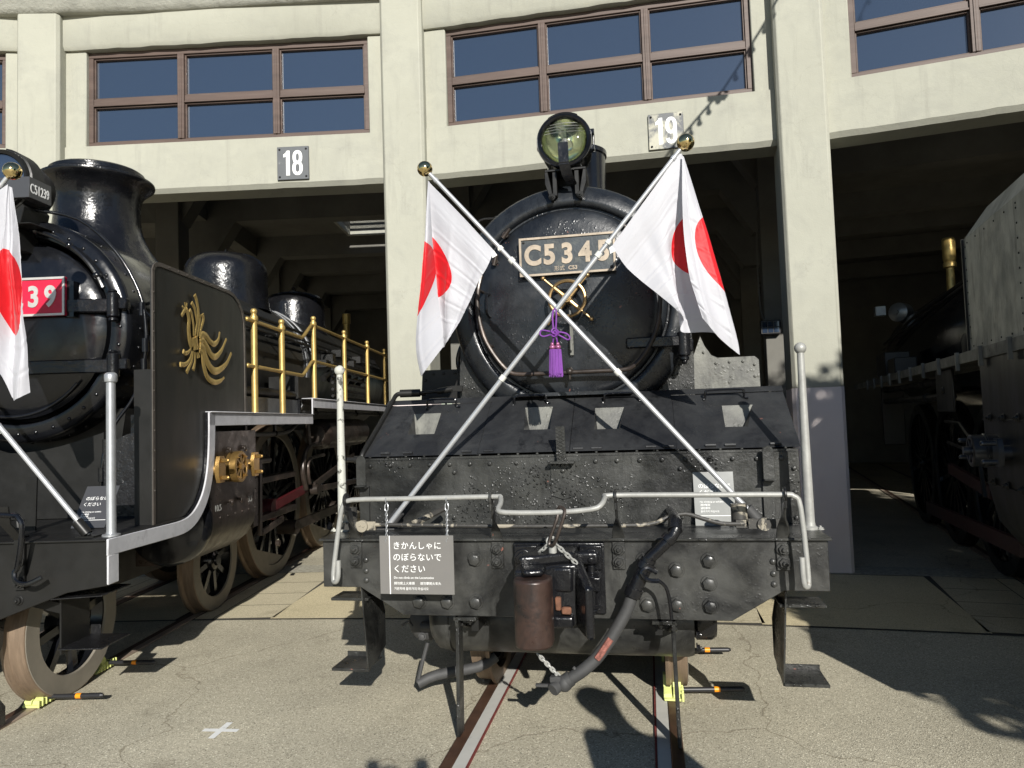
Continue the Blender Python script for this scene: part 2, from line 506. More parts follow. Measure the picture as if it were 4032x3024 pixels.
# blistered, weathered black plate
def weathered(name, base, pale, blister=1.0, rough=.45, vstretch=1.0, bsize=30):
    m, nt, p = nodes(name)
    N, L = nt.nodes, nt.links
    tc = N.new('ShaderNodeTexCoord')
    def noise_(scale, det=7, vec=None, dist=0.0):
        n = N.new('ShaderNodeTexNoise')
        n.inputs['Scale'].default_value = scale
        n.inputs['Detail'].default_value = det
        n.inputs['Roughness'].default_value = .65
        n.inputs['Distortion'].default_value = dist
        L.new(vec or tc.outputs['Object'], n.inputs['Vector'])
        return n.outputs['Fac']
    def ramp(src, a, b, c0=(0, 0, 0, 1), c1=(1, 1, 1, 1)):
        r = N.new('ShaderNodeValToRGB')
        r.color_ramp.elements[0].position, r.color_ramp.elements[1].position = a, b
        r.color_ramp.elements[0].color, r.color_ramp.elements[1].color = c0, c1
        L.new(src, r.inputs[0])
        return r.outputs[0]
    mp = N.new('ShaderNodeMapping')
    mp.inputs['Scale'].default_value = (1, 1, .16)
    L.new(tc.outputs['Object'], mp.inputs[0])
    ms_ = N.new('ShaderNodeMapping')
    ms_.inputs['Scale'].default_value = (1, 1, vstretch)
    L.new(tc.outputs['Object'], ms_.inputs[0])
    c1 = ramp(noise_(3.2, 9, ms_.outputs[0], .5), .38, .64, (*base, 1), (*pale, 1))
    dr = ramp(noise_(16, 5, mp.outputs[0]), .48, .72)
    big = ramp(noise_(2.1, 3), .45, .62)
    mm = N.new('ShaderNodeMath')
    mm.operation = 'MULTIPLY'
    L.new(dr, mm.inputs[0])
    L.new(big, mm.inputs[1])
    mx = N.new('ShaderNodeMix')
    mx.data_type = 'RGBA'
    L.new(mm.outputs[0], mx.inputs[0])
    L.new(c1, mx.inputs[6])
    mx.inputs[7].default_value = (*[c*.35 for c in base], 1)
    chip = N.new('ShaderNodeMix')
    chip.data_type = 'RGBA'
    c3 = N.new('ShaderNodeMath')
    c3.operation = 'MULTIPLY'
    L.new(ramp(noise_(19, 2), .735, .75), c3.inputs[0])
    L.new(ramp(noise_(1.7, 2), .50, .56), c3.inputs[1])
    L.new(c3.outputs[0], chip.inputs[0])
    L.new(mx.outputs[2], chip.inputs[6])
    chip.inputs[7].default_value = (.20, .085, .065, 1)
    L.new(chip.outputs[2], p.inputs['Base Color'])
    L.new(ramp(noise_(7, 6), .3, .7, (rough-.12,)*3+(1,), (rough+.16,)*3+(1,)), p.inputs['Roughness'])
    vo = N.new('ShaderNodeTexVoronoi')
    vo.inputs['Scale'].default_value = bsize
    vo.inputs['Randomness'].default_value = 1.0
    wv = N.new('ShaderNodeVectorMath')
    wv.operation = 'ADD'
    n4 = N.new('ShaderNodeTexNoise')
    n4.inputs['Scale'].default_value = 14
    L.new(tc.outputs['Object'], n4.inputs[0])
    ms = N.new('ShaderNodeVectorMath')
    ms.operation = 'SCALE'
    ms.inputs['Scale'].default_value = .05
    L.new(n4.outputs['Color'], ms.inputs[0])
    L.new(tc.outputs['Object'], wv.inputs[0])
    L.new(ms.outputs[0], wv.inputs[1])
    L.new(wv.outputs[0], vo.inputs['Vector'])
    bl = ramp(vo.outputs['Distance'], .05, .38, (1, 1, 1, 1), (0, 0, 0, 1))
    msk = ramp(noise_(3.7, 4), .51, .66)
    m2 = N.new('ShaderNodeMath')
    m2.operation = 'MULTIPLY'
    L.new(bl, m2.inputs[0])
    L.new(msk, m2.inputs[1])
    b1 = N.new('ShaderNodeBump')
    b1.inputs['Strength'].default_value = .75*blister
    b1.inputs['Distance'].default_value = .011
    L.new(m2.outputs[0], b1.inputs['Height'])
    b2 = N.new('ShaderNodeBump')
    b2.inputs['Strength'].default_value = .16+.25*blister
    b2.inputs['Distance'].default_value = .005
    L.new(noise_(48, 6), b2.inputs['Height'])
    L.new(b1.outputs[0], b2.inputs['Normal'])
    L.new(b2.outputs[0], p.inputs['Normal'])
    return m
MT['wx'] = weathered('weathered_black_plate', (.007, .0072, .007), (.044, .0445, .041), 1.25, .31, bsize=48)
MT['wx_beam'] = weathered('streaked_black_beam', (.007, .0072, .0075), (.052, .052, .048), .25, .34, bsize=48)
MT['wx_soft'] = weathered('weathered_black_sheet', (.013, .0135, .015), (.030, .031, .032), .2, .38)
MT['wx_smoke'] = weathered('weathered_smokebox', (.009, .0105, .013), (.019, .022, .026), .32, .27, bsize=44)
MT['wx_pale'] = weathered('worn_and_sunlit_grey_paint', (.085, .085, .078), (.19, .19, .165), .9, .5)
MT['streaky'] = weathered('streaked_sheet_wall_reflection', (.17, .175, .15), (.36, .36, .31), .15, .40, vstretch=.3)  # pale tone puts the reflection of the sunlit wall into the colour

def ground_mat(name, c0, c1, speck=(.62, .58, .48), sp=.70, sc=210, patch=.12):
    m, nt, p = nodes(name)
    N, L = nt.nodes, nt.links
    tc = N.new('ShaderNodeTexCoord')
    def noise_(scale, det=5):
        n = N.new('ShaderNodeTexNoise')
        n.inputs['Scale'].default_value = scale
        n.inputs['Detail'].default_value = det
        L.new(tc.outputs['Object'], n.inputs[0])
        return n.outputs['Fac']
    vo = N.new('ShaderNodeTexVoronoi')
    vo.inputs['Scale'].default_value = sc*.8
    L.new(tc.outputs['Object'], vo.inputs['Vector'])
    sep = N.new('ShaderNodeSeparateColor')
    L.new(vo.outputs['Color'], sep.inputs[0])
    r = N.new('ShaderNodeValToRGB')
    e = r.color_ramp.elements
    e[0].position, e[0].color = 0.0, (*[c*.5 for c in c0], 1)
    e[1].position, e[1].color = 1.0, (*speck, 1)
    for pos, c in ((.10, c0), (.6, c1), (.93, tuple(x*1.12 for x in c1))):
        k = e.new(pos)
        k.color = (*c, 1)
    L.new(sep.outputs[0], r.inputs[0])
    big = N.new('ShaderNodeMapRange')
    big.inputs[1].default_value, big.inputs[2].default_value = .3, .7
    big.inputs[3].default_value, big.inputs[4].default_value = 1-patch, 1+patch
    L.new(noise_(.9, 6), big.inputs[0])
    mx = N.new('ShaderNodeMix')
    mx.data_type = 'RGBA'
    mx.blend_type = 'MULTIPLY'
    mx.inputs[0].default_value = 1
    L.new(r.outputs[0], mx.inputs[6])
    cb = N.new('ShaderNodeCombineColor')
    for i in range(3):
        L.new(big.outputs[0], cb.inputs[i])
    L.new(cb.outputs[0], mx.inputs[7])
    st = N.new('ShaderNodeValToRGB')
    st.color_ramp.elements[0].position, st.color_ramp.elements[1].position = .60, .76
    st.color_ramp.elements[0].color, st.color_ramp.elements[1].color = (1, 1, 1, 1), (.74, .73, .72, 1)
    L.new(noise_(2.3, 9), st.inputs[0])
    nw = N.new('ShaderNodeTexNoise')
    nw.inputs['Scale'].default_value = 1.6
    nw.inputs['Detail'].default_value = 6
    L.new(tc.outputs['Object'], nw.inputs[0])
    va = N.new('ShaderNodeVectorMath')
    va.operation = 'MULTIPLY_ADD'
    va.inputs[1].default_value = (.7, .7, .7)
    L.new(nw.outputs['Color'], va.inputs[0])
    L.new(tc.outputs['Object'], va.inputs[2])
    ve = N.new('ShaderNodeTexVoronoi')
    ve.feature = 'DISTANCE_TO_EDGE'
    ve.inputs['Scale'].default_value = .42
    L.new(va.outputs[0], ve.inputs['Vector'])
    cr = N.new('ShaderNodeValToRGB')
    cr.color_ramp.elements[0].position, cr.color_ramp.elements[1].position = .0, .0035
    cr.color_ramp.elements[0].color, cr.color_ramp.elements[1].color = (.62, .60, .57, 1), (1, 1, 1, 1)
    L.new(ve.outputs['Distance'], cr.inputs[0])
    src = mx.outputs[2]
    for k in (st, cr):
        mm = N.new('ShaderNodeMix')
        mm.data_type = 'RGBA'
        mm.blend_type = 'MULTIPLY'
        mm.inputs[0].default_value = 1
        L.new(src, mm.inputs[6])
        L.new(k.outputs[0], mm.inputs[7])
        src = mm.outputs[2]
    L.new(src, p.inputs['Base Color'])
    p.inputs['Roughness'].default_value = .85
    p.inputs['Specular IOR Level'].default_value = .25
    b = N.new('ShaderNodeBump')
    b.inputs['Strength'].default_value = .5
    b.inputs['Distance'].default_value = .004
    L.new(vo.outputs['Distance'], b.inputs['Height'])
    L.new(b.outputs[0], p.inputs['Normal'])
    return m
MT['asphalt'] = ground_mat('pale_gravelly_asphalt', (.355, .325, .245), (.47, .43, .325), (.80, .76, .60), patch=.16)
MT['apron'] = ground_mat('tan_concrete_paving', (.50, .43, .275), (.62, .54, .35), (.74, .66, .46), sc=300, patch=.08)
MT['apron2'] = ground_mat('grey_tan_paving', (.44, .39, .27), (.55, .49, .345), (.70, .63, .46), sc=300, patch=.1)

# flag cloth: red disc from the cloth's own UV (u along the fly 0..1.5, v along the hoist 0..1)
m, nt, p = nodes('flag_cloth')
uvn = nt.nodes.new('ShaderNodeUVMap')
ds = nt.nodes.new('ShaderNodeVectorMath')
ds.operation = 'DISTANCE'
ds.inputs[1].default_value = (.75, .5, 0)
gt = nt.nodes.new('ShaderNodeMath')
gt.operation = 'LESS_THAN'
gt.inputs[1].default_value = .30
mx = nt.nodes.new('ShaderNodeMix')
mx.data_type = 'RGBA'
mx.inputs[6].default_value = (.54, .54, .575, 1)
mx.inputs[7].default_value = (.62, .003, .010, 1)
nt.links.new(uvn.outputs[0], ds.inputs[0])
nt.links.new(ds.outputs['Value'], gt.inputs[0])
nt.links.new(gt.outputs[0], mx.inputs[0])
nt.links.new(mx.outputs[2], p.inputs['Base Color'])
p.inputs['Roughness'].default_value = .55
p.inputs['Sheen Weight'].default_value = .2
wv = nt.nodes.new('ShaderNodeTexNoise')
wv.inputs['Scale'].default_value = 9
wv.inputs['Detail'].default_value = 5
wv.inputs['Distortion'].default_value = .6
nt.links.new(uvn.outputs[0], wv.inputs[0])
wb = nt.nodes.new('ShaderNodeBump')
wb.inputs['Strength'].default_value = .35
wb.inputs['Distance'].default_value = .012
nt.links.new(wv.outputs['Fac'], wb.inputs['Height'])
nt.links.new(wb.outputs[0], p.inputs['Normal'])
tr = nt.nodes.new('ShaderNodeBsdfTranslucent')
nt.links.new(mx.outputs[2], tr.inputs[0])
ms = nt.nodes.new('ShaderNodeMixShader')
ms.inputs[0].default_value = .22
nt.links.new(p.outputs[0], ms.inputs[1])
nt.links.new(tr.outputs[0], ms.inputs[2])
nt.links.new(ms.outputs[0], nt.nodes['Material Output'].inputs[0])
MT['flag'] = m

# ------------------------------------------------------------------ places: turntable fan
TT = Vector((-4.6548, -22.0193, 0))
def frame(ang, u0, v0):
    a = R(ang)
    return Vector((math.cos(a)*u0 + math.sin(a)*v0, -math.sin(a)*u0 + math.cos(a)*v0, 0)), -a
F53 = frame(10.694, -0.488, 3.79)
F51 = frame(2.19, -3.81, 4.0)
F20 = frame(19.25, 2.865, 3.88)
BAYS = {16: -14.9, 17: -6.35, 18: 2.19, 19: 10.694, 20: 19.25, 21: 27.8}
COLS = [-19.2, -10.6, -2.06, 6.44, 14.97, 23.5, 32.0]
def polar(r, ang):
    return (TT.x + r*math.sin(R(ang)), TT.y + r*math.cos(R(ang)))

# ------------------------------------------------------------------ ground, paving, tracks
struct(make('ground', G().add([(-90, -90, 0), (90, -90, 0), (90, 90, 0), (-90, 90, 0)], [(0, 1, 2, 3)]), MT['asphalt']))

def ring(g, r0, r1, a0, a1, z, n=None):
    n = n or max(1, int(abs(a1-a0)/1.0))
    vs, fs = [], []
    for i in range(n+1):
        a = a0 + (a1-a0)*i/n
        for r in (r0, r1):
            x, y = polar(r, a)
            vs.append((x, y, z))
    for i in range(n):
        fs.append((2*i, 2*i+1, 2*i+3, 2*i+2))
    return g.add(vs, fs)

def track_quad(g, ang, x0, x1, r0, r1, z):
    c, s_ = math.cos(R(ang)), math.sin(R(ang))
    return g.add([(TT.x + c*x + s_*r, TT.y - s_*x + c*r, z) for x, r in ((x0, r0), (x1, r0), (x1, r1), (x0, r1))], [(0, 1, 2, 3)])

struct(make('paving_bed', ring(G(), 28.58, 30.60, -19, 32, .004), pbr('dark_joint', (.06, .055, .045), .9)))
g, g2 = G(), G()
for k in BAYS:
    a = BAYS[k]
    for sx in (-1, 1):
        rr = [28.6, 29.06, 29.52, 30.02, 30.54]
        for i in range(4):
            lo, hi = sorted((sx*.79, sx*1.35))
            track_quad(g2, a, lo, hi, rr[i]+.006, rr[i+1]-.006, .008)
        lo, hi = sorted((sx*.615, sx*.78))
        track_quad(g2, a, lo, hi, 28.6, 30.54, .008)
    track_quad(g2, a, -.44, .44, 28.6, 30.54, .008)
ks = sorted(BAYS)
for k in ks[:-1]:
    a0, a1 = BAYS[k], BAYS[k+1]
    w = math.degrees(1.365/29.5)
    ring(g, 28.6, 30.54, a0+w, a1-w, .008)
struct(make('paving', g, MT['apron']))
struct(make('track_paving', g2, MT['apron2']))
g = ring(G(), 30.56, 30.98, -19, 32, .0085)
struct(make('threshold_strip', g, pbr('crumbled_threshold', (.36, .34, .27), .95, var=.35, vs=25, bump=1, bs=60, bdist=.01)))
for k in BAYS:
    a = BAYS[k]
    t = empty('railway_track', (TT.x, TT.y, 0), -R(a))
    t['kind'] = 'structure'
    for sx in (-1, 1):
        def strip(x0, x1, z):
            lo, hi = sorted((sx*x0, sx*x1))
            return G().box(lo, hi, 8, 47, -.05, z)
        make('rail', strip(.5335, .597, .013), MT['rail'] if k == 19 else MT['railpale'], t, bevel=.004)
        if k == 19:
            make('guard_strip', strip(.466, .531, .010), MT['guard'], t)
            make('joint_seal', strip(.454, .464, .0115), MT['redline'], t)
        else:
            make('flange_groove', strip(.47, .531, .006), MT['rail'], t)
g = G()
cx, cy = polar(26.32, 6.40)
ca, sa = math.cos(R(-6.4)), math.sin(R(-6.4))
def rot(x, y):
    return (cx + ca*x - sa*y, cy + sa*x + ca*y, .005)
h, w = .105, .019
g.add([rot(x, y) for x, y in ((-h, -w), (-w, -w), (-w, -h), (w, -h), (w, -w), (h, -w), (h, w), (w, w), (w, h), (-w, h), (-w, w), (-h, w))], [tuple(range(12))])
struct(make('road_marking', g, MT['whitepaint']))

# ------------------------------------------------------------------ roundhouse
RH = empty('roundhouse', (TT.x, TT.y, 0))
tag(RH, 'cream concrete engine shed with columns, brown framed upper windows and open dark bays', 'engine shed')
def bay_part(name, g, mat, ang, bevel=0.0, parent=RH):
    o = make(name, g, mat, parent, bevel)
    if parent is RH:
        o.rotation_euler = (0, 0, -R(ang))
    return o

def wob(pts, amp=.006):
    return [(x + random.uniform(-amp, amp), z + random.uniform(-amp, amp)) for x, z in pts]

for a in COLS:
    poly = [(-.26, 31.2), (-.26, 30.66), (-.225, 30.62), (.225, 30.62), (.26, 30.66), (.26, 31.2)]
    bay_part('column', G().prism(poly, 'z', 1.955, 6.96), MT['concrete'], a, .008)
    bay_part('painted_column_base', G().prism([(x*1.003, y-.0015 if y < 31 else y) for x, y in poly], 'z', -.02, 1.955), MT['pinkpaint'], a)

for k, a in BAYS.items():
    # lintel with a rough chamfered lower edge
    n = 28
    prof = []
    for i in range(n+1):
        x = -2.08 + 4.16*i/n
        prof.append(x)
    g = G()
    vs, fs = [], []
    for i, x in enumerate(prof):
        e = random.uniform(-.006, .006)
        vs += [(x, 30.70, 5.31), (x, 30.70, 4.735+e), (x, 30.745, 4.68+e*.6), (x, 31.08, 4.68), (x, 31.08, 5.31)]
    for i in range(n):
        for j in range(5):
            fs.append((i*5+j, i*5+(j+1) % 5, i*5+5+(j+1) % 5, i*5+5+j))
    fs += [(0, 1, 2, 3, 4), tuple(n*5+j for j in (4, 3, 2, 1, 0))]
    bay_part('lintel', G().add(vs, fs), MT['concrete'], a)
    # piers beside the window
    for x0, x1 in ((-2.08, -1.762), (1.822, 2.08)):
        bay_part('window_pier', G().box(x0, x1, 30.725, 31.05, 5.31, 6.55), MT['concrete'], a, .01)
    # beam over the window, overhanging
    vs, fs = [], []
    for i, x in enumerate(prof):
        e = random.uniform(-.007, .007)
        vs += [(x, 30.655, 7.0), (x, 30.655, 6.60+e), (x, 30.69, 6.55+e), (x, 31.05, 6.55), (x, 31.05, 7.0)]
    for i in range(n):
        for j in range(5):
            fs.append((i*5+j, i*5+(j+1) % 5, i*5+5+(j+1) % 5, i*5+5+j))
    fs += [(0, 1, 2, 3, 4), tuple(n*5+j for j in (4, 3, 2, 1, 0))]
    bay_part('upper_beam', G().add(vs, fs), MT['concrete'], a)
    # window
    fr = G()
    X0, X1, Z0, Z1 = -1.762, 1.822, 5.312, 6.545
    yf, yb = 30.775, 30.87
    fr.box(X0, X1, yf, yb, Z0, Z0+.07)
    fr.box(X0, X1, yf, yb, Z1-.07, Z1)
    fr.box(X0, X0+.06, yf, yb, Z0+.07, Z1-.07)
    fr.box(X1-.06, X1, yf, yb, Z0+.07, Z1-.07)
    for xm in (-.57, .648):
        fr.box(xm-.042, xm+.042, yf-.012, yb, Z0+.07, Z1-.07)
        fr.box(xm-.012, xm+.012, yf-.02, yf-.012, Z0+.07, Z1-.07)
    xs = [X0+.06, -.612, -.528, .606, .690, X1-.06]
    for i in (0, 2, 4):
        fr.box(xs[i], xs[i+1], yf+.008, yb, 5.855, 5.945)
        fr.box(xs[i], xs[i+1], yf-.006, yf+.008, 5.845, 5.868)
        # glazing beads
        for z0, z1 in ((Z0+.07, 5.845), (5.945, Z1-.07)):
            for q in ((xs[i], xs[i]+.018, z0, z1), (xs[i+1]-.018, xs[i+1], z0, z1), (xs[i]+.018, xs[i+1]-.018, z0, z0+.018), (xs[i]+.018, xs[i+1]-.018, z1-.018, z1)):
                fr.box(q[0], q[1], yf+.022, yb-.02, q[2], q[3])
    wdw = bay_part('window', fr, MT['frame'], a, .004)
    make('pane', G().box(X0+.05, X1-.05, 30.835, 30.845, Z0+.06, Z1-.06), MT['glass'], wdw)
    make('sill_bead', G().box(X0-.02, X1+.02, 30.715, 30.80, 5.295, 5.3135), MT['concrete'], wdw)

# eave: coved soffit and fascia running over everything
vs, fs, n = [], [], 60
prof = [(30.66, 6.965), (30.628, 6.968), (30.595, 7.02), (30.535, 7.12), (30.46, 7.27), (30.36, 7.52), (30.30, 7.8), (31.3, 7.95), (31.3, 6.965)]
for i in range(n+1):
    a = -19.6 + 52*i/n
    for r, z in prof:
        e = random.uniform(-.008, .008)
        vs.append(((r+e)*math.sin(R(a)), (r+e)*math.cos(R(a)), z+e))
m_ = len(prof)
for i in range(n):
    for j in range(m_):
        fs.append((i*m_+j, i*m_+(j+1) % m_, i*m_+m_+(j+1) % m_, i*m_+m_+j))
make('eave', G().add(vs, fs), MT['concrete_rough'], RH, ang=60)

# interior: roof slab with skylight openings, beams, haunched columns, back wall, side walls added to keep it dark
SKY = {18: [(37.35, .35), (41.6, .9)], 19: [(38.5, -1.2)], 17: [(39.6, 1.1)]}
for k, a in BAYS.items():
    sl = sorted(SKY.get(k, []))
    g = G()
    half = 4.3
    def wedge(r0, r1, x0, x1):
        vs = [(x0(r0), r0), (x1(r0), r0), (x1(r1), r1), (x0(r1), r1)]
        zc = 6.97 if r1 < 35.6 else 6.2
        g.prism(vs, 'z', zc, zc+.28)
    L_ = lambda r: -r*math.tan(R(4.29))
    R_ = lambda r: r*math.tan(R(4.29))
    wedge(31.31, 35.5, L_, R_)
    r = 35.5
    for rc, xc in sl:
        wedge(r, rc-.8, L_, R_)
        wedge(rc-.8, rc+.8, L_, lambda q, xc=xc: xc-.75)
        wedge(rc-.8, rc+.8, lambda q, xc=xc: xc+.75, R_)
        r = rc+.8
    wedge(r, 48, L_, R_)
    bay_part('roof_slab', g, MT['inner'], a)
    for rc, xc in sl:
        g = G()
        for q in ((xc-.82, xc-.75, rc-.87, rc+.87), (xc+.75, xc+.82, rc-.87, rc+.87), (xc-.75, xc+.75, rc-.87, rc-.8), (xc-.75, xc+.75, rc+.8, rc+.87)):
            g.box(q[0], q[1], q[2], q[3], 6.08, 6.62)
        for i in range(5):
            g.box(xc-.75, xc+.75, rc-.8+.27*(i+1)-.012, rc-.8+.27*(i+1)+.012, 6.55, 6.6)
        bay_part('skylight_curb', g, MT['concrete_rough'], a)
    for r in (34.4, 35.65, 38.6, 40.4, 43.2, 46.4):
        g = G()
        w = r*math.tan(R(4.29))
        # haunched transverse beam
        zb = 6.18 if r < 35.5 else 5.72
        zt = 6.97 if r < 35.5 else 6.2
        g.prism([(-w, zb-.83), (-w+.22, zb-.83), (-w+.75, zb), (w-.75, zb), (w-.22, zb-.83), (w, zb-.83), (w, zt), (-w, zt)], 'y', r-.17, r+.17)
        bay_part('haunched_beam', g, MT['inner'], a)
    w = 48*math.tan(R(4.29))
    g = G()
    if k == 18:
        g.box(-w, w, 47.8, 48.1, 0, 1.2)
        g.box(-w, w, 47.8, 48.1, 3.6, 6.97)
        g.box(-w, -1.4, 47.8, 48.1, 1.2, 3.6)
        g.box(2.6, w, 47.8, 48.1, 1.2, 3.6)
        for i in range(1, 9):
            g.box(-1.4+.45*i-.03, -1.4+.45*i+.03, 47.9, 48.0, 1.2, 3.6)
        for i in range(1, 7):
            g.box(-1.4, 2.6, 47.91, 47.99, 1.2+.34*i-.025, 1.2+.34*i+.025)
    else:
        g.box(-w, w, 47.8, 48.1, 0, 6.97)
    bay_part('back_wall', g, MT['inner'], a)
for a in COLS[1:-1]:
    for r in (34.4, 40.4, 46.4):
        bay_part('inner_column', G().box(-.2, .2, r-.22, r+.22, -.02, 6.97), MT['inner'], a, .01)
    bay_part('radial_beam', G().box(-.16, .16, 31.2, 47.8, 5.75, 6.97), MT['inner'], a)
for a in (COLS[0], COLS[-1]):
    bay_part('light_blocking_wall', G().box(-.15, .15, 31.2, 48, 0, 6.97), MT['inner'], a)  # closing walls added to keep daylight out of the interior

def stroke(g, pts, w, y0, y1, closed=False):
    n = len(pts)
    L_, R_ = [], []
    for i, p_ in enumerate(pts):
        a_ = Vector(pts[(i+1) % n] if (closed or i+1 < n) else p_)
        b_ = Vector(pts[i-1] if (closed or i > 0) else p_)
        d = (a_-b_).normalized()
        q = Vector((-d.y, d.x))*w*.5
        L_.append(Vector(p_)+q)
        R_.append(Vector(p_)-q)
    for i in range(n if closed else n-1):
        j = (i+1) % n
        g.prism([tuple(L_[i]), tuple(L_[j]), tuple(R_[j]), tuple(R_[i])], 'y', y0, y1)
def digit(g, c, x, z, y0, y1):
    W = .040
    el = lambda cz, rx, rz, a0, a1, n=22: [(x + rx*math.copysign(abs(math.cos(R(a0+(a1-a0)*i/n)))**.8, math.cos(R(a0+(a1-a0)*i/n))), z + cz + rz*math.copysign(abs(math.sin(R(a0+(a1-a0)*i/n)))**.9, math.sin(R(a0+(a1-a0)*i/n)))) for i in range(n+1)]
    if c == '1':
        g.prism([(x-.012, z-.155), (x+.034, z-.155), (x+.034, z+.155), (x-.002, z+.155), (x-.018, z+.128), (x-.045, z+.108), (x-.045, z+.072), (x-.012, z+.082)], 'y', y0, y1)
    elif c == '8':
        stroke(g, el(.070, .040, .066, 0, 360)[:-1], W, y0, y1, True)
        stroke(g, el(-.066, .045, .070, 0, 360)[:-1], W, y0-.0004, y1, True)
    elif c == '9':
        stroke(g, el(.058, .043, .078, 0, 360)[:-1], W, y0, y1, True)
        stroke(g, [(x+.043, z+.06), (x+.043, z-.07)] + el(-.07, .043, .066, 0, -165, 14), W, y0-.0004, y1)

# number boards on the lintels
def bay_board(k, x, z, num, mat, label):
    t = empty('number_board', (TT.x, TT.y, 0), -R(BAYS[k]))
    tag(t, label, 'number board', 'bay number boards on the shed')
    make('board', G().box(x-.197, x+.197, 30.672, 30.699, z-.207, z+.207), mat, t, .004)
    g = G()
    for sx in (-1, 1):
        for sz in (-1, 1):
            g.rivet((x+sx*.165, 30.671, z+sz*.172), (0, -1, 0), .014)
    make('screw', g, MT['black'], t)
    g = G()
    for c, xc in zip(num, (-.072, .058)):
        digit(g, c, x+xc, z, 30.6690, 30.6715)
    make('lettering', g, MT['letter'], t)
bay_board(18, .877, 4.965, '18', MT['plate'], 'dark grey number board reading 18 on the shed lintel')
bay_board(19, .832, 4.957, '19', MT['platefaded'], 'faded blotchy grey number board reading 19 on the shed lintel')

# floodlights inside the shed
def floodlight(x, y, z, rz, label, lit):
    t = empty('floodlight', (x, y, z), R(rz))
    tag(t, label, 'floodlight', 'floodlights on the shed columns')
    make('lamp_body', G().box(-.15, .15, -.05, .06, -.11, .11).box(-.03, .03, .06, .14, -.03, .03), MT['plasticblack'], t, .012)
    g = G()
    for i in range(3):
        for j in range(2):
            g.box(-.12+.085*i, -.12+.085*i+.07, -.056, -.051, -.085+.09*j, -.01+.09*j)
    make('lamp_face', g, MT['lampglow'] if lit else MT['glass'], t)
    make('conduit', G().tube([(0, .1, .1), (-.12, .12, .3), (-.12, .13, 1.6), (-.05, .13, 2.0)], .011, 6, smooth=4), MT['inner'], t)
x, y = polar(34.1, 14.75)
floodlight(x, y, 3.02, -15, 'small black floodlight on the inner column right of the middle engine', False)
x, y = polar(40.0, 4.2)
floodlight(x, y, 4.35, -25, 'lit black floodlight under the roof behind the tall round dome', True)
x, y = polar(43.1, 4.9)
floodlight(x, y, 4.3, -25, 'unlit black floodlight deeper in the shed above the second dome', False)

# ------------------------------------------------------------------ shared engine pieces
def wheel(parent, x, y, r, spokes, side, rimw=.13, name='wheel', mrim=None, mtread=None, web=None):
    """spoked wheel standing on the rail; side = +1 when its outer face looks to +X"""
    o = side
    g = G()
    z = r
    # tyre with flange on the inner side
    prof = [(r-.075, .0), (r-.075, -rimw), (r+.028, -rimw), (r+.030, -rimw+.022), (r+.004, -rimw+.036), (r-.001, -.004), (r-.008, 0), (r-.075, 0)]
    rim = make(name, G().lathe(prof, (x, y, z), (o, 0, 0), 48), mtread or MT['tread'], parent, ang=30)
    make('tyre_face', G().lathe([(r-.135, -.012), (r-.13, .003), (r-.012, .003), (r-.007, -.001)], (x, y, z), (o, 0, 0), 48), mrim or MT['rim'], rim, ang=30)
    g.lathe([(r-.135, -.105), (r-.135, -.02), (r-.077, -.02), (r-.077, -.105), (r-.135, -.105)], (x, y, z), (o, 0, 0), 40)
    g.lathe([(.001, .02), (.05, .02), (.055, .0), (.09, -.01), (.13, -.12), (.001, -.12)], (x, y, z), (o, 0, 0), 20)
    for i in range(spokes):
        t = 2*math.pi*i/spokes + .2
        d = Vector((0, math.cos(t), math.sin(t)))
        c = Vector((x, y, z))
        q = Vector((0, -d.z, d.y))
        g.bar([c + d*.11 - Vector((o*.055, 0, 0)), c + d*(r-.12) - Vector((o*.06, 0, 0))], q*.026, Vector((.022, 0, 0)))
    make('spokes', g, MT['black'], rim)
    if web is not None:
        gw = G()
        poly = []
        t0, t1 = web
        for i in range(13):
            t = R(t0 + (t1-t0)*i/12)
            poly.append((y + (r-.13)*math.cos(t), z + (r-.13)*math.sin(t)))
        gw.prism(poly, 'x', x-.07*o, x-.012*o)
        make('balance_weight', gw, MT['rim'], rim)
    return rim

def engine(name, F, label):
    t = empty(name, F[0], F[1])
    return tag(t, label, 'steam locomotive', 'steam locomotives standing at the shed')

# ------------------------------------------------------------------ middle engine
E = engine('steam_locomotive', F53, 'weathered black steam engine facing the camera, number C5345 on its round door')
# buffer beam
g = G()
g.prism([(-1.347, 1.062), (-1.347, .806), (-1.126, .806), (-.877, .658), (.865, .658), (1.122, .812), (1.34, .812), (1.34, 1.062)], 'y', 0, .035)
for x, z in [(-.464, .964), (-.784, .733), (-.624, .733), (-.464, .735), (.437, .964), (.600, .913), (.764, .961), (.759, .847), (.597, .737), (.446, .735), (.761, .732), (-.76, .964), (-.62, .905)]:
    g.hexb((x, 0, z), (0, -1, 0), .034, .032)
for x in (-1.09, 1.075):
    for z in (.958, .897, .845):
        g.rivet((x, 0, z), (0, -1, 0), .017)
beam = make('buffer_beam', g, MT['wx_beam'], E, .004)
make('beam_back', G().box(-1.33, 1.33, .04, .12, .83, 1.045).box(-.8, -.55, .1, 1.4, .66, 1.0).box(.55, .8, .1, 1.4, .66, 1.0), MT['satin'], beam)
make('running_plate', G().box(-1.36, 1.355, -.028, 2.6, 1.064, 1.079), MT['wx'], E, .003)
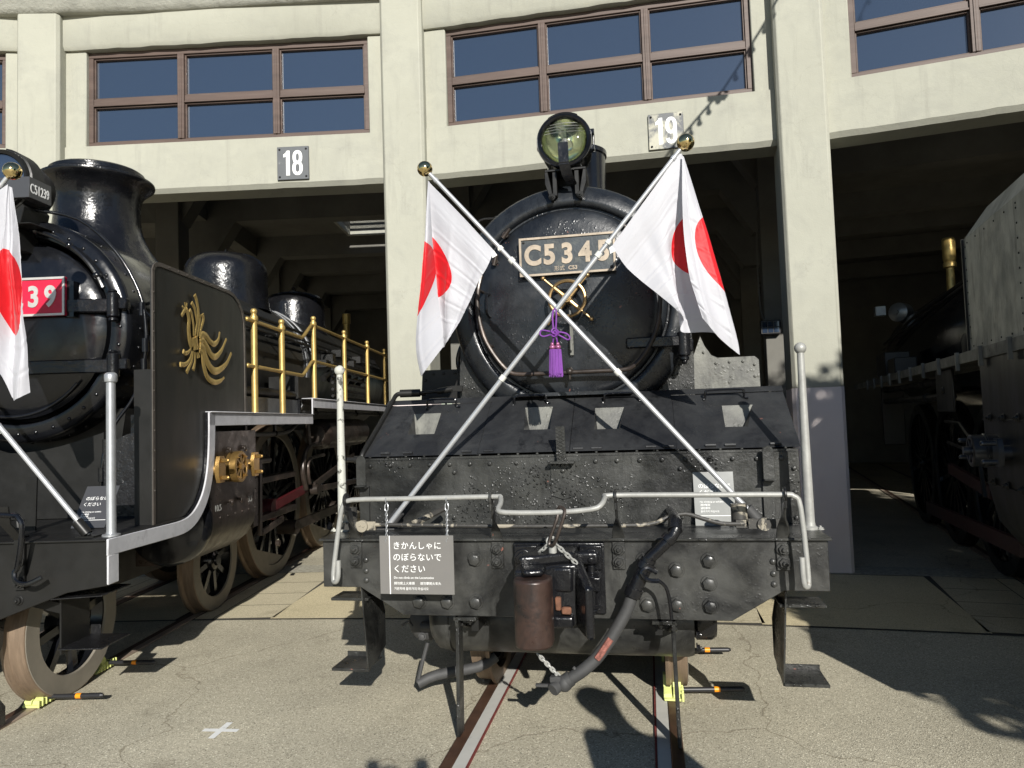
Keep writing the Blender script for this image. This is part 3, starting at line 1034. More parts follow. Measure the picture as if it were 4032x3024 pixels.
# coupler
g = G()
g.box(-.245, .235, -.03, -.001, .69, 1.055)
g.box(-.235, -.115, -.055, -.03, .92, 1.045).box(.11, .225, -.055, -.03, .92, 1.045)
g.box(-.1, .1, -.06, -.03, .98, 1.045)
for x in (-.19, .17):
    g.nut((x, -.055, .982), (0, -1, 0), .036)
g.box(.13, .215, -.10, -.03, .82, .89)
g.cyl((.17, -.07, .70), (.17, -.07, .95), .022, n=12)
g.nut((.17, -.07, .72), (0, 0, 1), .03)
g.nut((.17, -.07, .89), (0, 0, 1), .03)
make('coupler_pocket', g, MT['black_cast'], E, .012, seg=2)
g = G()
body = [(-.13, -.03), (.12, -.03), (.13, -.2), (.12, -.30), (.06, -.305), (.01, -.33), (-.04, -.385), (-.1, -.44), (-.165, -.44), (-.178, -.3), (-.135, -.2)]
g.prism(body, 'z', .70, 1.0)
g.prism([(-.115, -.05), (.105, -.05), (.105, -.25), (.03, -.285), (-.06, -.345), (-.15, -.375), (-.155, -.28), (-.115, -.2)], 'z', .995, 1.05)
g.prism([(-.168, -.35), (-.11, -.49), (-.02, -.465), (-.02, -.36), (-.08, -.30)], 'z', .975, 1.008)
gp = [(.08, -.20), (.128, -.185), (.212, -.455), (.172, -.475)]
g.add([(x, y, .685) for x, y in gp] + [(gp[0][0], gp[0][1], 1.025), (gp[1][0], gp[1][1], 1.02), (gp[2][0], gp[2][1], .925), (gp[3][0], gp[3][1], .925)],
      [(3, 2, 1, 0), (4, 5, 6, 7), (0, 1, 5, 4), (1, 2, 6, 5), (2, 3, 7, 6), (3, 0, 4, 7)])
g.box(.06, .21, -.10, -.03, .955, 1.02)
g.box(-.06, .10, -.345, -.30, .70, .76).box(-.02, .10, -.33, -.30, .87, .99)
cp = make('coupler', g, MT['black_cast'], E, .016, seg=3)
g = G()
kn = []
for i in range(9):
    t = R(180 + 180*i/8)
    kn.append((-.075 + .088*math.cos(t), -.475 + .075*math.sin(t)))
kn += [(.013, -.40), (-.02, -.37), (-.12, -.37), (-.163, -.40)]
g.prism(kn, 'z', .655, .968)
make('knuckle', g, MT['rust'], cp, .012, seg=3)
make('lock_block', G().box(.012, .040, -.345, -.31, .785, .85).box(.040, .088, -.335, -.31, .765, .80), MT['orange'], cp, .006)
g = G()
def chain(g, a, b, n, r=.0045, L=.030, sag=0.0):
    a, b = Vector(a), Vector(b)
    d = (b-a).normalized()
    s1 = d.orthogonal().normalized()
    s2 = d.cross(s1)
    for i in range(n):
        t = (i+.5)/n
        c = a.lerp(b, t) - Vector((0, 0, sag*4*t*(1-t)))
        s_ = s1 if i % 2 else s2
        hl, hw = L*.5, L*.28
        pts = []
        for k in range(12):
            q = 2*math.pi*k/12
            pts.append(c + d*hl*(1 if math.cos(q) > 0 else -1)*min(1, abs(math.cos(q))*1.3) + s_*hw*math.sin(q))
        g.tube(pts, r, 5, closed=True)
g.lathe([(.001, 0), (.02, 0), (.02, .05), (.001, .055)], (-.0, -.27, 1.035), (0, 0, 1), 12)
g.torus((-.004, -.275, 1.105), (.3, -1, .2), .021, .008, 14, 6)
chain(g, (-.02, -.28, 1.09), (-.10, -.24, 1.02), 5)
chain(g, (.02, -.28, 1.09), (.115, -.28, 1.0), 6)
make('lock_lifter', g, MT['galv'], cp)
# uncoupling rod
g = G()
rod = [(-1.182, -.16, .985), (-1.185, -.16, .90), (-1.205, -.15, .868), (-1.226, -.13, .905), (-1.185, -.13, 1.18), (-1.160, -.13, 1.275), (-1.105, -.13, 1.305), (-.8, -.13, 1.308), (-.33, -.13, 1.313), (-.285, -.135, 1.31), (-.270, -.20, 1.285), (-.268, -.27, 1.262), (-.225, -.285, 1.250), (.0, -.285, 1.248), (.20, -.285, 1.262), (.25, -.265, 1.285), (.262, -.18, 1.305), (.29, -.13, 1.312), (.7, -.13, 1.309), (1.10, -.13, 1.305), (1.165, -.13, 1.297), (1.195, -.13, 1.24), (1.213, -.13, .91), (1.2, -.15, .868), (1.185, -.165, .895), (1.182, -.165, 1.01)]
g.tube(rod, .0135, 10, smooth=3)
ur = make('uncoupling_rod', g, MT['galv'], E, ang=60)
g = G()
for y in (-.315, -.275):
    pass
g.tube([(.045, -.285, 1.275), (.070, -.30, 1.262), (.062, -.315, 1.22), (.02, -.31, 1.11), (.0, -.30, 1.09), (-.012, -.295, 1.11), (.03, -.29, 1.22), (.035, -.275, 1.262)], .0085, 7, smooth=3, closed=True)
make('lifting_link', g, MT['oily'], ur)
for i, (x, zt) in enumerate(((-1.144, 1.09), (-.335, 1.137), (.311, 1.166), (1.125, 1.15))):
    g = G()
    wz = .033
    g.box(x-wz, x+wz, -.014, -.0005, .915, 1.06)
    # bent foot twisting up into an eye plate at right angles to the rod
    n = 8
    vs, fs = [], []
    for j in range(n+1):
        t = j/n
        ang = R(90)*min(1, max(0, (t-.15)/.5))
        c = Vector((x, -.008 - .10*t, 1.06 + .20*t))
        wv = Vector((math.cos(ang), -math.sin(ang), 0))*.031
        tv = Vector((math.sin(ang), math.cos(ang), 0))*.006
        vs += [c-wv-tv, c+wv-tv, c+wv+tv, c-wv+tv]
    for j in range(n):
        for k in range(4):
            fs.append((j*4+k, j*4+(k+1) % 4, j*4+4+(k+1) % 4, j*4+4+k))
    fs += [(0, 3, 2, 1), (n*4, n*4+1, n*4+2, n*4+3)]
    g.add(vs, fs)
    g.cyl((x-.006, -.13, 1.305), (x+.006, -.13, 1.305), .038, n=18)
    g.box(x-.006, x+.006, -.155, -.095, 1.24, 1.305)
    for z in (1.021, .955):
        g.nut((x, -.014, z), (0, -1, 0), .026)
    make('rod_bracket', g, MT['wx_beam'], ur, .003)
# brake hose
g = G()
g.tube([(.59, .43, 1.16), (.598, .2, 1.175), (.601, -.02, 1.178)], .024, 12)
g.tube([(.601, -.02, 1.178), (.604, -.09, 1.165), (.585, -.115, 1.105), (.45, -.125, .978)], .029, 12, smooth=4)
g.cyl((.603, -.075, 1.17), (.599, -.11, 1.13), .037)
g.cyl((.575, -.116, 1.10), (.555, -.118, 1.08), .037)
g.cyl((.465, -.124, .995), (.375, -.13, .815), .038, .036)
g.cyl((.455, -.124, .975), (.44, -.126, .945), .048)
g.cyl((.39, -.13, .85), (.372, -.13, .81), .045)
bh = make('brake_hose', g, MT['black_cast'], E, ang=50)
g = G()
g.tube([(.374, -.13, .812), (.345, -.135, .74), (.305, -.145, .672), (.25, -.16, .59), (.19, -.175, .515), (.12, -.185, .455), (.055, -.19, .412)], .031, 14, smooth=5)
make('rubber_pipe', g, MT['rubber'], bh, ang=60)
make('scuff_mark', G().tube([(.262, -.188, .612), (.236, -.196, .577), (.214, -.200, .546), (.192, -.204, .518)], .0165, 8, smooth=3), pbr('pink_scuff', (.24, .09, .07), .85, var=.7, vs=50, bump=.6, bs=120), bh)
g = G()
g.sph((.025, -.195, .392), .042, 14)
g.cyl((.06, -.19, .418), (.035, -.193, .40), .038)
g.cyl((-.005, -.2, .385), (-.03, -.235, .37), .032)
g.box(-.12, .0, -.212, -.192, .372, .388)
g.box(-.045, .01, -.225, -.19, .40, .43)
g.tube([(.066, -.19, .43), (.085, -.19, .455), (.07, -.19, .47)], .012, 6)
make('hose_coupling', g, MT['rubber'], bh, .004)
g = G()
g.tube([(.50, -.155, .93), (.455, -.165, .955), (.425, -.175, .935), (.455, -.18, .90), (.51, -.175, .895)], .012, 7, smooth=3)
g.tube([(.50, -.17, .90), (.54, -.16, .862), (.556, -.15, .79), (.562, -.14, .70)], .009, 7, smooth=3)
make('cock_handle', g, MT['black'], bh)
g = G()
chain(g, (-.102, -.21, .535), (-.0, -.2, .425), 8, r=.005, L=.027)
make('hose_chain', g, MT['galv'], bh)
# air tank under the beam
g = G()
g.lathe([(.001, -.86), (.08, -.855), (.15, -.83), (.195, -.79), (.21, -.74), (.21, .66), (.2, .69), (.001, .69)], (0, .46, .545), (1, 0, 0), 36)
g.lathe([(.212, -.72), (.216, -.72), (.216, -.70), (.212, -.70)], (0, .46, .545), (1, 0, 0), 36)
make('air_tank', g, MT['wx_beam'], E, ang=40)
g = G()
g.lathe([(.001, -.03), (.13, -.03), (.15, -.01), (.15, .07), (.13, .10), (.001, .11)], (.73, .62, .53), (1, 0, 0), 24)
g.nut((.70, .3, .50), (1, 0, 0), .02)
g.nut((.70, .32, .42), (1, 0, 0), .02)
make('brake_cylinder', g, MT['black_cast'], E)
g = G()
g.sph((-.93, .55, .46), .11, 16, (1, .6, 1))
g.cyl((-.93, .47, .46), (-.80, .45, .47), .03)
g.hexb((-.93, .47, .40), (0, -1, 0), .02, .02)
g.tube([(-1.05, .45, .47), (-1.0, .44, .50), (-.98, .44, .47)], .008, 6)
g.tube([(-.9, .48, .36), (-.93, .46, .25), (-.96, .45, .13)], .013, 8)
g.tube([(-.96, .45, .12), (-.85, .5, .16), (-.6, .55, .20), (-.5, .6, .25)], .032, 10, smooth=3)
make('drain_pipe', g, MT['rubber'], E)
for sx in (-1, 1):
    g = G()
    x0 = .58*sx
    # rail guard: flat bar bent under the beam and reaching down to the rail
    g.bar([(x0*.985, .03, .60), (x0*1.0, .03, .02)], (.010, 0, 0), (0, .045, 0))
    g.bar([(x0+.012*sx, .03, .645), (x0-.115*sx, .03, .645)], (0, 0, .010), (0, .045, 0))
    g.bar([(x0*.985, .03, .60), (x0*.985+.004*sx, .03, .655)], (.010, 0, 0), (0, .045, 0))
    g.nut((x0-.07*sx, .03, .635), (0, 0, -1), .02)
    g.bar([(x0-.005*sx, .05, .6), (x0-.02*sx, .35, .5)], (.02, 0, 0), (0, .0, .01))
    make('rail_guard', g, MT['wx'], E, .003)
    # step hanging from the beam end
    g = G()
    xa = 1.105*sx
    prof = [(0.03, .80), (.26, .80), (.30, .60), (.30, .40), (.04, .33), (.03, .36)]
    vs = []
    for (y, z) in prof:
        vs.append((xa + sx*(.03 if z > .7 else 0) - .004, y, z))
    for (y, z) in prof:
        vs.append((xa + sx*(.03 if z > .7 else 0) + .004, y, z))
    m_ = len(prof)
    g.add(vs, [tuple(range(m_)), tuple(range(2*m_-1, m_-1, -1))] + [(i, (i+1) % m_, m_+(i+1) % m_, m_+i) for i in range(m_)])
    for y, z in ((.25, .42), (.2, .38), (.1, .355)):
        g.rivet((xa+sx*.004, y, z), (sx, 0, 0), .012)
    st = make('step', g, MT['wx'], E)
    for z, y0, y1, w in ((.728, .06, .22, .225), (.345, .03, .24, .215)):
        g = G()
        lo, hi = sorted((xa, xa+sx*w))
        g.box(lo, hi, y0, y1, z-.004, z+.004)
        g.box(lo, hi, y0-.006, y0, z-.012, z+.004)
        if z < .5:
            g.box(lo, hi, y1, y1+.006, z-.004, z+.03)
        make('tread', g, MT['wx'], st, .002)
    # marker post
    g = G()
    xp = 1.338*sx if sx < 0 else 1.31
    g.lathe([(.001, 0), (.042, 0), (.042, .012), (.03, .02), (.028, .035), (.0275, .04)], (xp, .25, 1.079), (0, 0, 1), 16)
    g.lathe([(.0275, 0), (.0185, .90), (.0185, .918)], (xp, .25, 1.115), (0, 0, 1), 16)
    g.sph((xp, .25, 2.045), .032, 16)
    g.nut((xp+.05*sx, .235, 1.079), (0, 0, 1), .014)
    make('marker_post', g, MT['worn'] if sx < 0 else MT['galv'], E)
# upright plate above the deck, with its bolts
g = G()
g.box(-1.312, 1.312, .45, .475, 1.079, 1.483)
g.box(-1.312, 1.312, .462, .52, 1.483, 1.498)
for x, z in [(-1.232, 1.460), (-1.101, 1.460), (-.973, 1.464), (-.845, 1.461), (-.716, 1.460), (-.589, 1.459), (-.465, 1.459), (-.30, 1.457), (.175, 1.454), (.301, 1.454), (.432, 1.453), (.560, 1.452), (.691, 1.452), (.826, 1.450), (.954, 1.449), (1.085, 1.447), (1.219, 1.446), (-.689, 1.403), (-.693, 1.269), (-.699, 1.130), (.660, 1.398), (.661, 1.123), (1.283, 1.389), (1.283, 1.255), (1.283, 1.112), (-.02, 1.40), (-.02, 1.27), (-.01, 1.13)]:
    z = min(z, 1.452)
    g.hexb((x, .45 if abs(x) > .1 or z < 1.2 else .438, z), (0, -1, 0), .0125, .017)
for i in range(22):
    g.hexb((-1.25+.119*i, .485, 1.498), (0, 0, 1), .010, .012, False)
make('front_plate', g, MT['wx'], E, .002)
g = G()
for a_ in (-1.295, 1.287):
    g.prism([(.476, 1.085), (.476, 1.483), (.97, 1.84), (1.25, 1.84), (1.25, 1.085)], 'x', a_, a_+.008)
g.box(-1.287, 1.287, .477, 1.25, 1.085, 1.47).box(-1.287, 1.287, .96, 1.25, 1.47, 1.83)
make('casing_side', g, MT['satin'], E)
g = G()
g.prism([(-.093, 1.45), (.055, 1.45), (.052, 1.253), (-.02, 1.231), (-.093, 1.255)], 'y', .438, .4495)
g.box(-.095, .055, .36, .45, 1.447, 1.459)
g.bar([(-.022, .405, 1.459), (-.024, .40, 1.662)], (.027, 0, 0), (0, .006, 0))
for i in range(9):
    z = 1.475+.021*i
    g.bar([(-.047, .394, z), (.0, .393, z+.024)], (.002, 0, 0), (0, .0015, 0))
    g.bar([(.0, .394, z), (-.047, .393, z+.024)], (.002, 0, 0), (0, .0015, 0))
make('lamp_iron', g, MT['wx'], E)
for sx in (-1, 1):
    g = G()
    x = 1.139*sx if sx > 0 else -1.272
    g.prism([(x-.031, 1.335), (x+.031, 1.335), (x+.031, 1.49), (x+.022, 1.512), (x, 1.522), (x-.022, 1.512), (x-.031, 1.49)], 'y', .385, .394)
    g.box(x-.031, x+.031, .35, .394, 1.329, 1.335)
    g.box(x-.031, x+.031, .43, .4495, 1.085, 1.33)
    g.box(x-.031, x+.031, .38, .4495, 1.318, 1.326)
    make('lamp_bracket', g, MT['wx'], E, .002)
# sloping cover plate with four pocket openings
NY, NZ = -.584, .8116
def sl(x, s_, o=0.0):
    return (x, .47+.5*s_+NY*o, 1.5+.36*s_+NZ*o)
holes = [((-1.059, -.877), (-1.070, -.882), .383, .761), ((-.285, -.120), (-.306, -.122), .392, .793), ((.158, .315), (.156, .341), .365, .737), ((.943, 1.073), (.946, 1.130), .352, .714)]
g = G()
XL, XR = -1.305, 1.335
def quad(a, b, c, d):
    g.add([a, b, c, d], [(0, 1, 2, 3)])
edges = [XL] + [(h[0][0]+h[1][0])/2 for h in holes[:0]]
cuts = [XL, -.55, .018, .645, XR]
pock = []
for i, (lo, hi, s0, s1) in enumerate(holes):
    a, b = cuts[i], cuts[i+1]
    o = 0.006 if i in (1, 2) else 0.0
    ga = .003
    quad(sl(a+ga, 0.02, o), sl(b-ga, 0.02, o), sl(b-ga, s0, o), sl(a+ga, s0, o))
    quad(sl(a+ga, s1, o), sl(b-ga, s1, o), sl(b-ga, .93, o), sl(a+ga, .93, o))
    quad(sl(a+ga, s0, o), sl(lo[0], s0, o), sl(hi[0], s1, o), sl(a+ga, s1, o))
    quad(sl(lo[1], s0, o), sl(b-ga, s0, o), sl(b-ga, s1, o), sl(hi[1], s1, o))
    # pocket: upright back face, ledge and cheeks
    t0, t1 = sl(hi[0], s1, o), sl(hi[1], s1, o)
    b0, b1 = sl(lo[0], s0, o), sl(lo[1], s0, o)
    yb = t0[1]-.055
    k0, k1 = (b0[0]+.012, yb, b0[2]-.005), (b1[0]-.012, yb, b1[2]-.005)
    u0, u1 = (t0[0], yb+.05, t0[2]), (t1[0], yb+.05, t1[2])
    pock.append(G().add([u0, u1, k1, k0], [(0, 1, 2, 3)]))
    g.add([b0, b1, k1, k0], [(0, 1, 2, 3)])
    g.add([b0, k0, u0, t0], [(0, 1, 2, 3)])
    g.add([b1, k1, u1, t1], [(0, 1, 2, 3)])
    g.add([t0, t1, u1, u0], [(0, 1, 2, 3)])
quad(sl(XL, .935, .004), sl(XR, .935, .004), sl(XR, 1.03, .004), sl(XL, 1.03, .004))
for c in cuts[1:-1]:
    quad(sl(c-.004, .02, -.004), sl(c+.004, .02, -.004), sl(c+.004, .93, -.004), sl(c-.004, .93, -.004))
for a in (-1.15, -1.0, -.62, -.48, .07, .18, .50, .60, .84, .95, 1.2):
    g.cyl(sl(a-.03, .055, .008), sl(a+.03, .055, .008), .009, n=8)
cv = make('cover_plate', g, MT['wx_soft'], E, ang=20)
for pk in pock:
    make('pocket_back', pk, MT['wx_pale'], cv)  # pale grey here puts the sun on the upright backs into the colour
for xa, xb, s_ in ((-.992, -.784, .85), (-.383, -.165, .85), (.215, .438, .83), (.851, 1.090, .82)):
    o = .006
    g = G().tube([sl(xa-.012, s_, o), sl(xa, s_+.01, .012), sl(xa+.004, s_+.03, .05), sl(xa+.03, s_+.045, .058), sl(xb-.03, s_+.045, .058), sl(xb-.004, s_+.03, .05), sl(xb, s_+.01, .012), sl(xb+.024, s_, .008)], .0075, 7, smooth=3)
    make('grab_handle', g, MT['black'], cv)
g = G()
g.tube([sl(-1.315, -.05, -.06), sl(-1.30, .03, .012), sl(-1.285, .3, .02), sl(-1.27, .7, .02), sl(-1.262, .97, .02), (-1.25, 1.0, 1.915), (-1.2, 1.02, 1.925), (-1.05, 1.05, 1.92)], .016, 8, smooth=4)
g.tube([(-1.36, .5, 1.49), (-1.44, .5, 1.492), (-1.45, .5, 1.44), (-1.45, .5, 1.09)], .016, 8)
g.cyl((-1.36, .5, 1.491), (-1.3, .5, 1.491), .024)
g.cyl((-1.23, 1.02, 1.925), (-1.09, 1.04, 1.925), .028)
g.cyl((-1.09, 1.03, 1.925), (-.80, 1.05, 1.94), .012)
g.cyl((-.96, 1.035, 1.93), (-.85, 1.045, 1.945), .022)
g.box(-.86, -.78, 1.03, 1.06, 1.925, 1.965)
make('steam_pipe', g, MT['satin'], E)
g = G()
g.tube([(-1.12, .03, 1.15), (-.9, .03, 1.145), (-.3, .03, 1.135), (.2, .03, 1.135), (.47, .035, 1.14), (.56, .05, 1.17), (.66, .06, 1.19), (.75, .05, 1.165), (.84, .04, 1.142), (.95, .035, 1.14)], .011, 8, smooth=3)
for sx in (-1, 1):
    xv = 1.045*sx if sx > 0 else -1.115
    g.box(xv-.075, xv+.075, .02, .045, 1.118, 1.165)
    g.cyl((xv+.0, .005, 1.142), (xv, .03, 1.142), .033, n=18)
    g.cyl((xv-.01, .0, 1.147), (xv-.01, .006, 1.147), .006)
    g.cyl((xv+.012, .0, 1.142), (xv+.012, .006, 1.142), .006)
    g.cyl((xv-.11*1, .1, 1.14), (xv-.11, .1, 1.235), .042, n=18)
    g.box(xv-.135, xv-.085, .03, .1, 1.12, 1.16)
g.tube([(-.85, .12, 1.14), (-.8, .2, 1.16), (-.72, .3, 1.2)], .018, 8)
make('deck_air_pipe', g, pbr('flaking_pipe_paint', (.040, .038, .034), .5, var=.3, vs=9, col2=(.30, .27, .21), c2=(.53, .57), s2=8, bump=.2, bs=60), E)
# smokebox, saddle and door
g = G()
g.lathe([(.655, 1.03), (.668, 1.03), (.676, 1.0), (.69, .988), (.72, .99), (.765, 1.003), (.80, 1.022), (.822, 1.045), (.832, 1.08), (.832, 2.75), (.80, 2.76)], (0, 0, 2.49), (0, 1, 0), 72)
sb = make('smokebox', g, MT['wx_smoke'], E, ang=50)
g = G()
for i in range(40):
    t = 2*math.pi*i/40
    g.rivet((.832*math.cos(t), 1.12, 2.49+.832*math.sin(t)), (math.cos(t), 0, math.sin(t)), .013)
make('rivet_ring', g, MT['wx_smoke'], sb)
make('saddle', G().prism([(-.82, 1.84), (-.815, 2.06), (-.80, 2.3), (.80, 2.3), (.81, 2.08), (.805, 1.84)], 'y', 1.12, 2.0), MT['wx'], E)
make('boiler', G().lathe([(.80, 2.7), (.79, 2.72), (.79, 8.5), (.001, 8.5)], (0, 0, 2.49), (0, 1, 0), 48), MT['satin'], E)
g = G()
g.lathe([(.001, .945), (.2, .947), (.40, .953), (.55, .965), (.62, .98), (.648, 1.0), (.652, 1.035)], (0, 0, 2.49), (0, 1, 0), 64)
g.box(-.40, .40, .90, 1.04, 1.862, 1.885)
door = make('smokebox_door', g, MT['wx_smoke'], E, ang=50)
# handwheel
g = G()
hc = Vector((.0, .86, 2.498))
g.torus(hc + Vector((0, -.01, 0)), (0, 1, 0), .118, .0125, 36, 8)
def spoke(c, ang, L0):
    d = Vector((math.cos(ang), 0, math.sin(ang)))
    g.cyl(c - d*L0, c + d*L0, .0075, n=8)
    for q in (-1, 1):
        g.cyl(c + d*.03*q, c + d*.112*q, .016, .0125, n=8)
        g.sph(c + d*L0*q, .016, 10)
spoke(hc + Vector((0, -.012, 0)), R(137.5), .212)
spoke(hc + Vector((0, .02, 0)), R(48), .205)
g.cyl((0, .81, 2.498), (0, .945, 2.498), .030, n=14)
g.cyl((0, .80, 2.498), (0, .83, 2.498), .022, n=6)
make('handwheel', g, MT['bronze'], door)
make('lock_bar', G().box(.0, .022, .925, .945, 2.13, 2.40).cyl((.01, .90, 2.16), (.01, .90, 2.44), .009), MT['wx_pale'], door)
g = G()
g.tube([(-.585, .90, 2.70), (-.606, .88, 2.60), (-.612, .88, 2.46), (-.575, .88, 2.28), (-.50, .88, 2.14), (-.42, .88, 2.045), (-.35, .88, 2.015), (-.2, .88, 2.012), (.0, .88, 2.012), (.2, .88, 2.012), (.36, .88, 2.015), (.43, .88, 2.05), (.51, .88, 2.15), (.575, .88, 2.29), (.60, .88, 2.45), (.60, .88, 2.6), (.575, .9, 2.72)], .0145, 9, smooth=4)
g.sph((-.005, .88, 2.018), .026, 12)
g.cyl((-.005, .95, 2.04), (-.005, .88, 2.02), .014)
g.cyl((-.005, .88, 2.0), (-.005, .88, 1.965), .010)
for x, z in ((-.605, 2.6), (.6, 2.6), (-.55, 2.22), (.55, 2.24)):
    g.cyl((x, .88, z), (x*.98, 1.0, z), .011)
make('door_handrail', g, MT['oily'], door)
g = G()
g.box(.37, .73, .925, .975, 2.155, 2.225)
g.cyl((.74, .95, 2.09), (.74, .95, 2.25), .042, n=18)
g.cyl((.74, .95, 2.06), (.74, .95, 2.09), .032, n=14)
g.sph((.74, .95, 2.055), .02, 10)
g.box(.70, .80, .95, 1.06, 2.12, 2.20)
make('door_hinge', g, MT['black_cast'], door, .008)
g = G()
g.box(.37, .73, .925, .975, 2.755, 2.825)
g.cyl((.74, .95, 2.72), (.74, .95, 2.86), .042, n=18)
make('door_hinge', g, MT['black_cast'], door, .008)
g = G()
for x, z, t in ((-.42, 2.985, 40), (-.50, 2.805, 15), (.40, 2.965, -40), (.53, 2.79, -25)):
    g = G()
    d = Vector((math.sin(R(t)), 0, math.cos(R(t))))
    c = Vector((x, .95, z))
    g.cyl(c - d*.03, c + d*.05, .016, n=10)
    g.cyl(c - Vector((0, .0, 0)), c + Vector((0, .06, 0)), .022, n=10)
    make('door_latch', g, MT['oily'], door)
g = G().tube([(-.545, .97, 2.58), (-.56, .93, 2.57), (-.562, .925, 2.50), (-.56, .93, 2.44), (-.545, .97, 2.42)], .009, 7, smooth=3)
make('side_handle', g, MT['black'], door)
# number plate
g = G()
px0, px1, pz0, pz1 = -.318, .325, 2.672, 2.934
g.box(px0, px1, .905, .93, pz0, pz1)
np_ = make('number_plate', g, MT['blackplate'], E, .003)
g = G()
for q in ((px0, px1, pz0, pz0+.014), (px0, px1, pz1-.014, pz1), (px0, px0+.014, pz0+.014, pz1-.014), (px1-.014, px1, pz0+.014, pz1-.014)):
    g.box(q[0], q[1], .896, .905, q[2], q[3])
make('plate_border', g, MT['plateletter'], np_)
xs = [-.285, -.155, -.035, .085, .205]
join_text('lettering', [dict(name='l', body=c, size=.182, loc=(x, .9045, 2.752), ext=.005, bold=.0075, sx=.90) for c, x in zip('C5345', xs)]
          + [dict(name='l', body='形式', size=.036, loc=(-.085, .9045, 2.702), ext=.003, bold=0.0), dict(name='l', body='C53', size=.036, loc=(.01, .9045, 2.702), ext=.003, bold=.0012)], MT['plateletter'], np_)
g = G()
for x in (px0+.03, px1-.03):
    for z in (pz0+.03, pz1-.03):
        g.rivet((x, .9045, z), (0, -1, 0), .009)
make('plate_screw', g, MT['satin'], np_)
# headlamp
LC = Vector((.012, 0, 3.585))
g = G()
g.lathe([(.172, .905), (.185, .90), (.188, .915), (.186, .95), (.176, .96), (.176, 1.10), (.165, 1.2), (.12, 1.27), (.001, 1.29)], LC, (0, 1, 0), 40)
g.lathe([(.152, .93), (.156, .905), (.168, .895), (.184, .905), (.186, .93)], LC, (0, 1, 0), 40)
g.box(.165+LC.x, .20+LC.x, .95, 1.02, 3.63, 3.66).box(.165+LC.x, .20+LC.x, .95, 1.02, 3.52, 3.55)
g.cyl((.205, .985, 3.51), (.205, .985, 3.67), .008)
g.box(-.19+LC.x, -.17+LC.x, .94, .98, 3.55, 3.61)
g.lathe([(.185, .92), (.20, .925), (.20, 1.05), (.185, 1.055)], LC, (0, 1, 0), 10, -122, -62)
hl = make('headlamp', g, MT['black'], E, ang=40)
make('reflector', G().lathe([(.152, .935), (.14, .985), (.11, 1.04), (.07, 1.08), (.03, 1.1), (.001, 1.105)], LC, (0, 1, 0), 36), MT['reflector'], hl)
g = G().lathe([(.001, .895), (.05, .897), (.10, .905), (.14, .918), (.153, .928), (.153, .934), (.14, .924), (.10, .911), (.05, .903), (.001, .901)], LC, (0, 1, 0), 36)
make('lens', g, MT['lens'], hl)
g = G()
for z in (.055, .075, .095, .115):
    w = math.sqrt(max(.0, .148**2-z*z))
    yy = .905 - .0 + .02*(w/.15)**2*0
    g.tube([(LC.x-w, .926, LC.z+z), (LC.x-w*.5, .909, LC.z+z), (LC.x, .9035, LC.z+z), (LC.x+w*.5, .909, LC.z+z), (LC.x+w, .926, LC.z+z)], .0022, 5, smooth=3)
g.cyl((LC.x, .97, LC.z-.03), (LC.x, 1.05, LC.z-.0), .012)
g.sph((LC.x, .965, LC.z+.0), .022, 12, (1, 1, 1.5))
make('lens_bars', g, MT['galv'], hl)
g = G()
g.box(-.13, .15, .93, 1.2, 3.385, 3.40)
g.prism([(-.13, 3.30), (-.13, 3.385), (.15, 3.385), (.15, 3.30), (.115, 3.295), (.10, 3.19), (-.07, 3.19), (-.09, 3.295)], 'y', 1.10, 1.12)
g.prism([(-.13, 3.30), (-.13, 3.385), (-.11, 3.385), (-.09, 3.28), (-.075, 3.19), (-.095, 3.19)], 'y', .93, 1.2)
g.prism([(.15, 3.30), (.15, 3.385), (.13, 3.385), (.11, 3.28), (.095, 3.19), (.115, 3.19)], 'y', .93, 1.2)
g.box(-.08, -.05, .94, 1.2, 3.22, 3.385).box(.07, .10, .94, 1.2, 3.22, 3.385)
g.nut((-.085, .93, 3.21), (0, -1, 0), .018).nut((.105, .93, 3.21), (0, -1, 0), .018)
for x in (-.10, .12):
    g.tube([(x, .95, 3.40), (x*.9, .95, 3.44), (x*.75, .95, 3.45)], .008, 6)
make('lamp_stand', g, MT['satin'], hl, .004)
g = G()
g.bar([(.012, .845, 3.41), (.010, .845, 3.545)], (.034, 0, 0), (0, .006, 0))
g.box(-.022, .046, .84, .93, 3.395, 3.41)
g.bar([(.012, .845, 3.41), (.03, .875, 3.33), (.05, .93, 3.29)], (.036, 0, 0), (0, .008, 0))
g.nut((.045, .90, 3.335), (0, -1, 0), .014)
make('upper_lamp_iron', g, MT['black_cast'], hl)
g = G()
g.lathe([(.28, 3.25), (.25, 3.32), (.238, 3.4), (.238, 3.82), (.25, 3.83), (.25, 3.865), (.235, 3.87), (.21, 3.86), (.21, 3.4)], (0, 1.95, 0), (0, 0, 1), 40)
make('chimney', g, MT['black'], E, ang=40)
g = G()
for sx in (-1, 1):
    g.tube([(.60*sx, 1.08, 3.06), (.64*sx, 1.08, 3.12), (.60*sx, 1.1, 3.15), (.52*sx, 1.15, 3.16)], .008, 6, smooth=2)
    g.tube([(.52*sx, 1.15, 3.17), (.52*sx, 2.6, 3.17)], .012, 7)
make('top_handrail', g, MT['satin'], E)
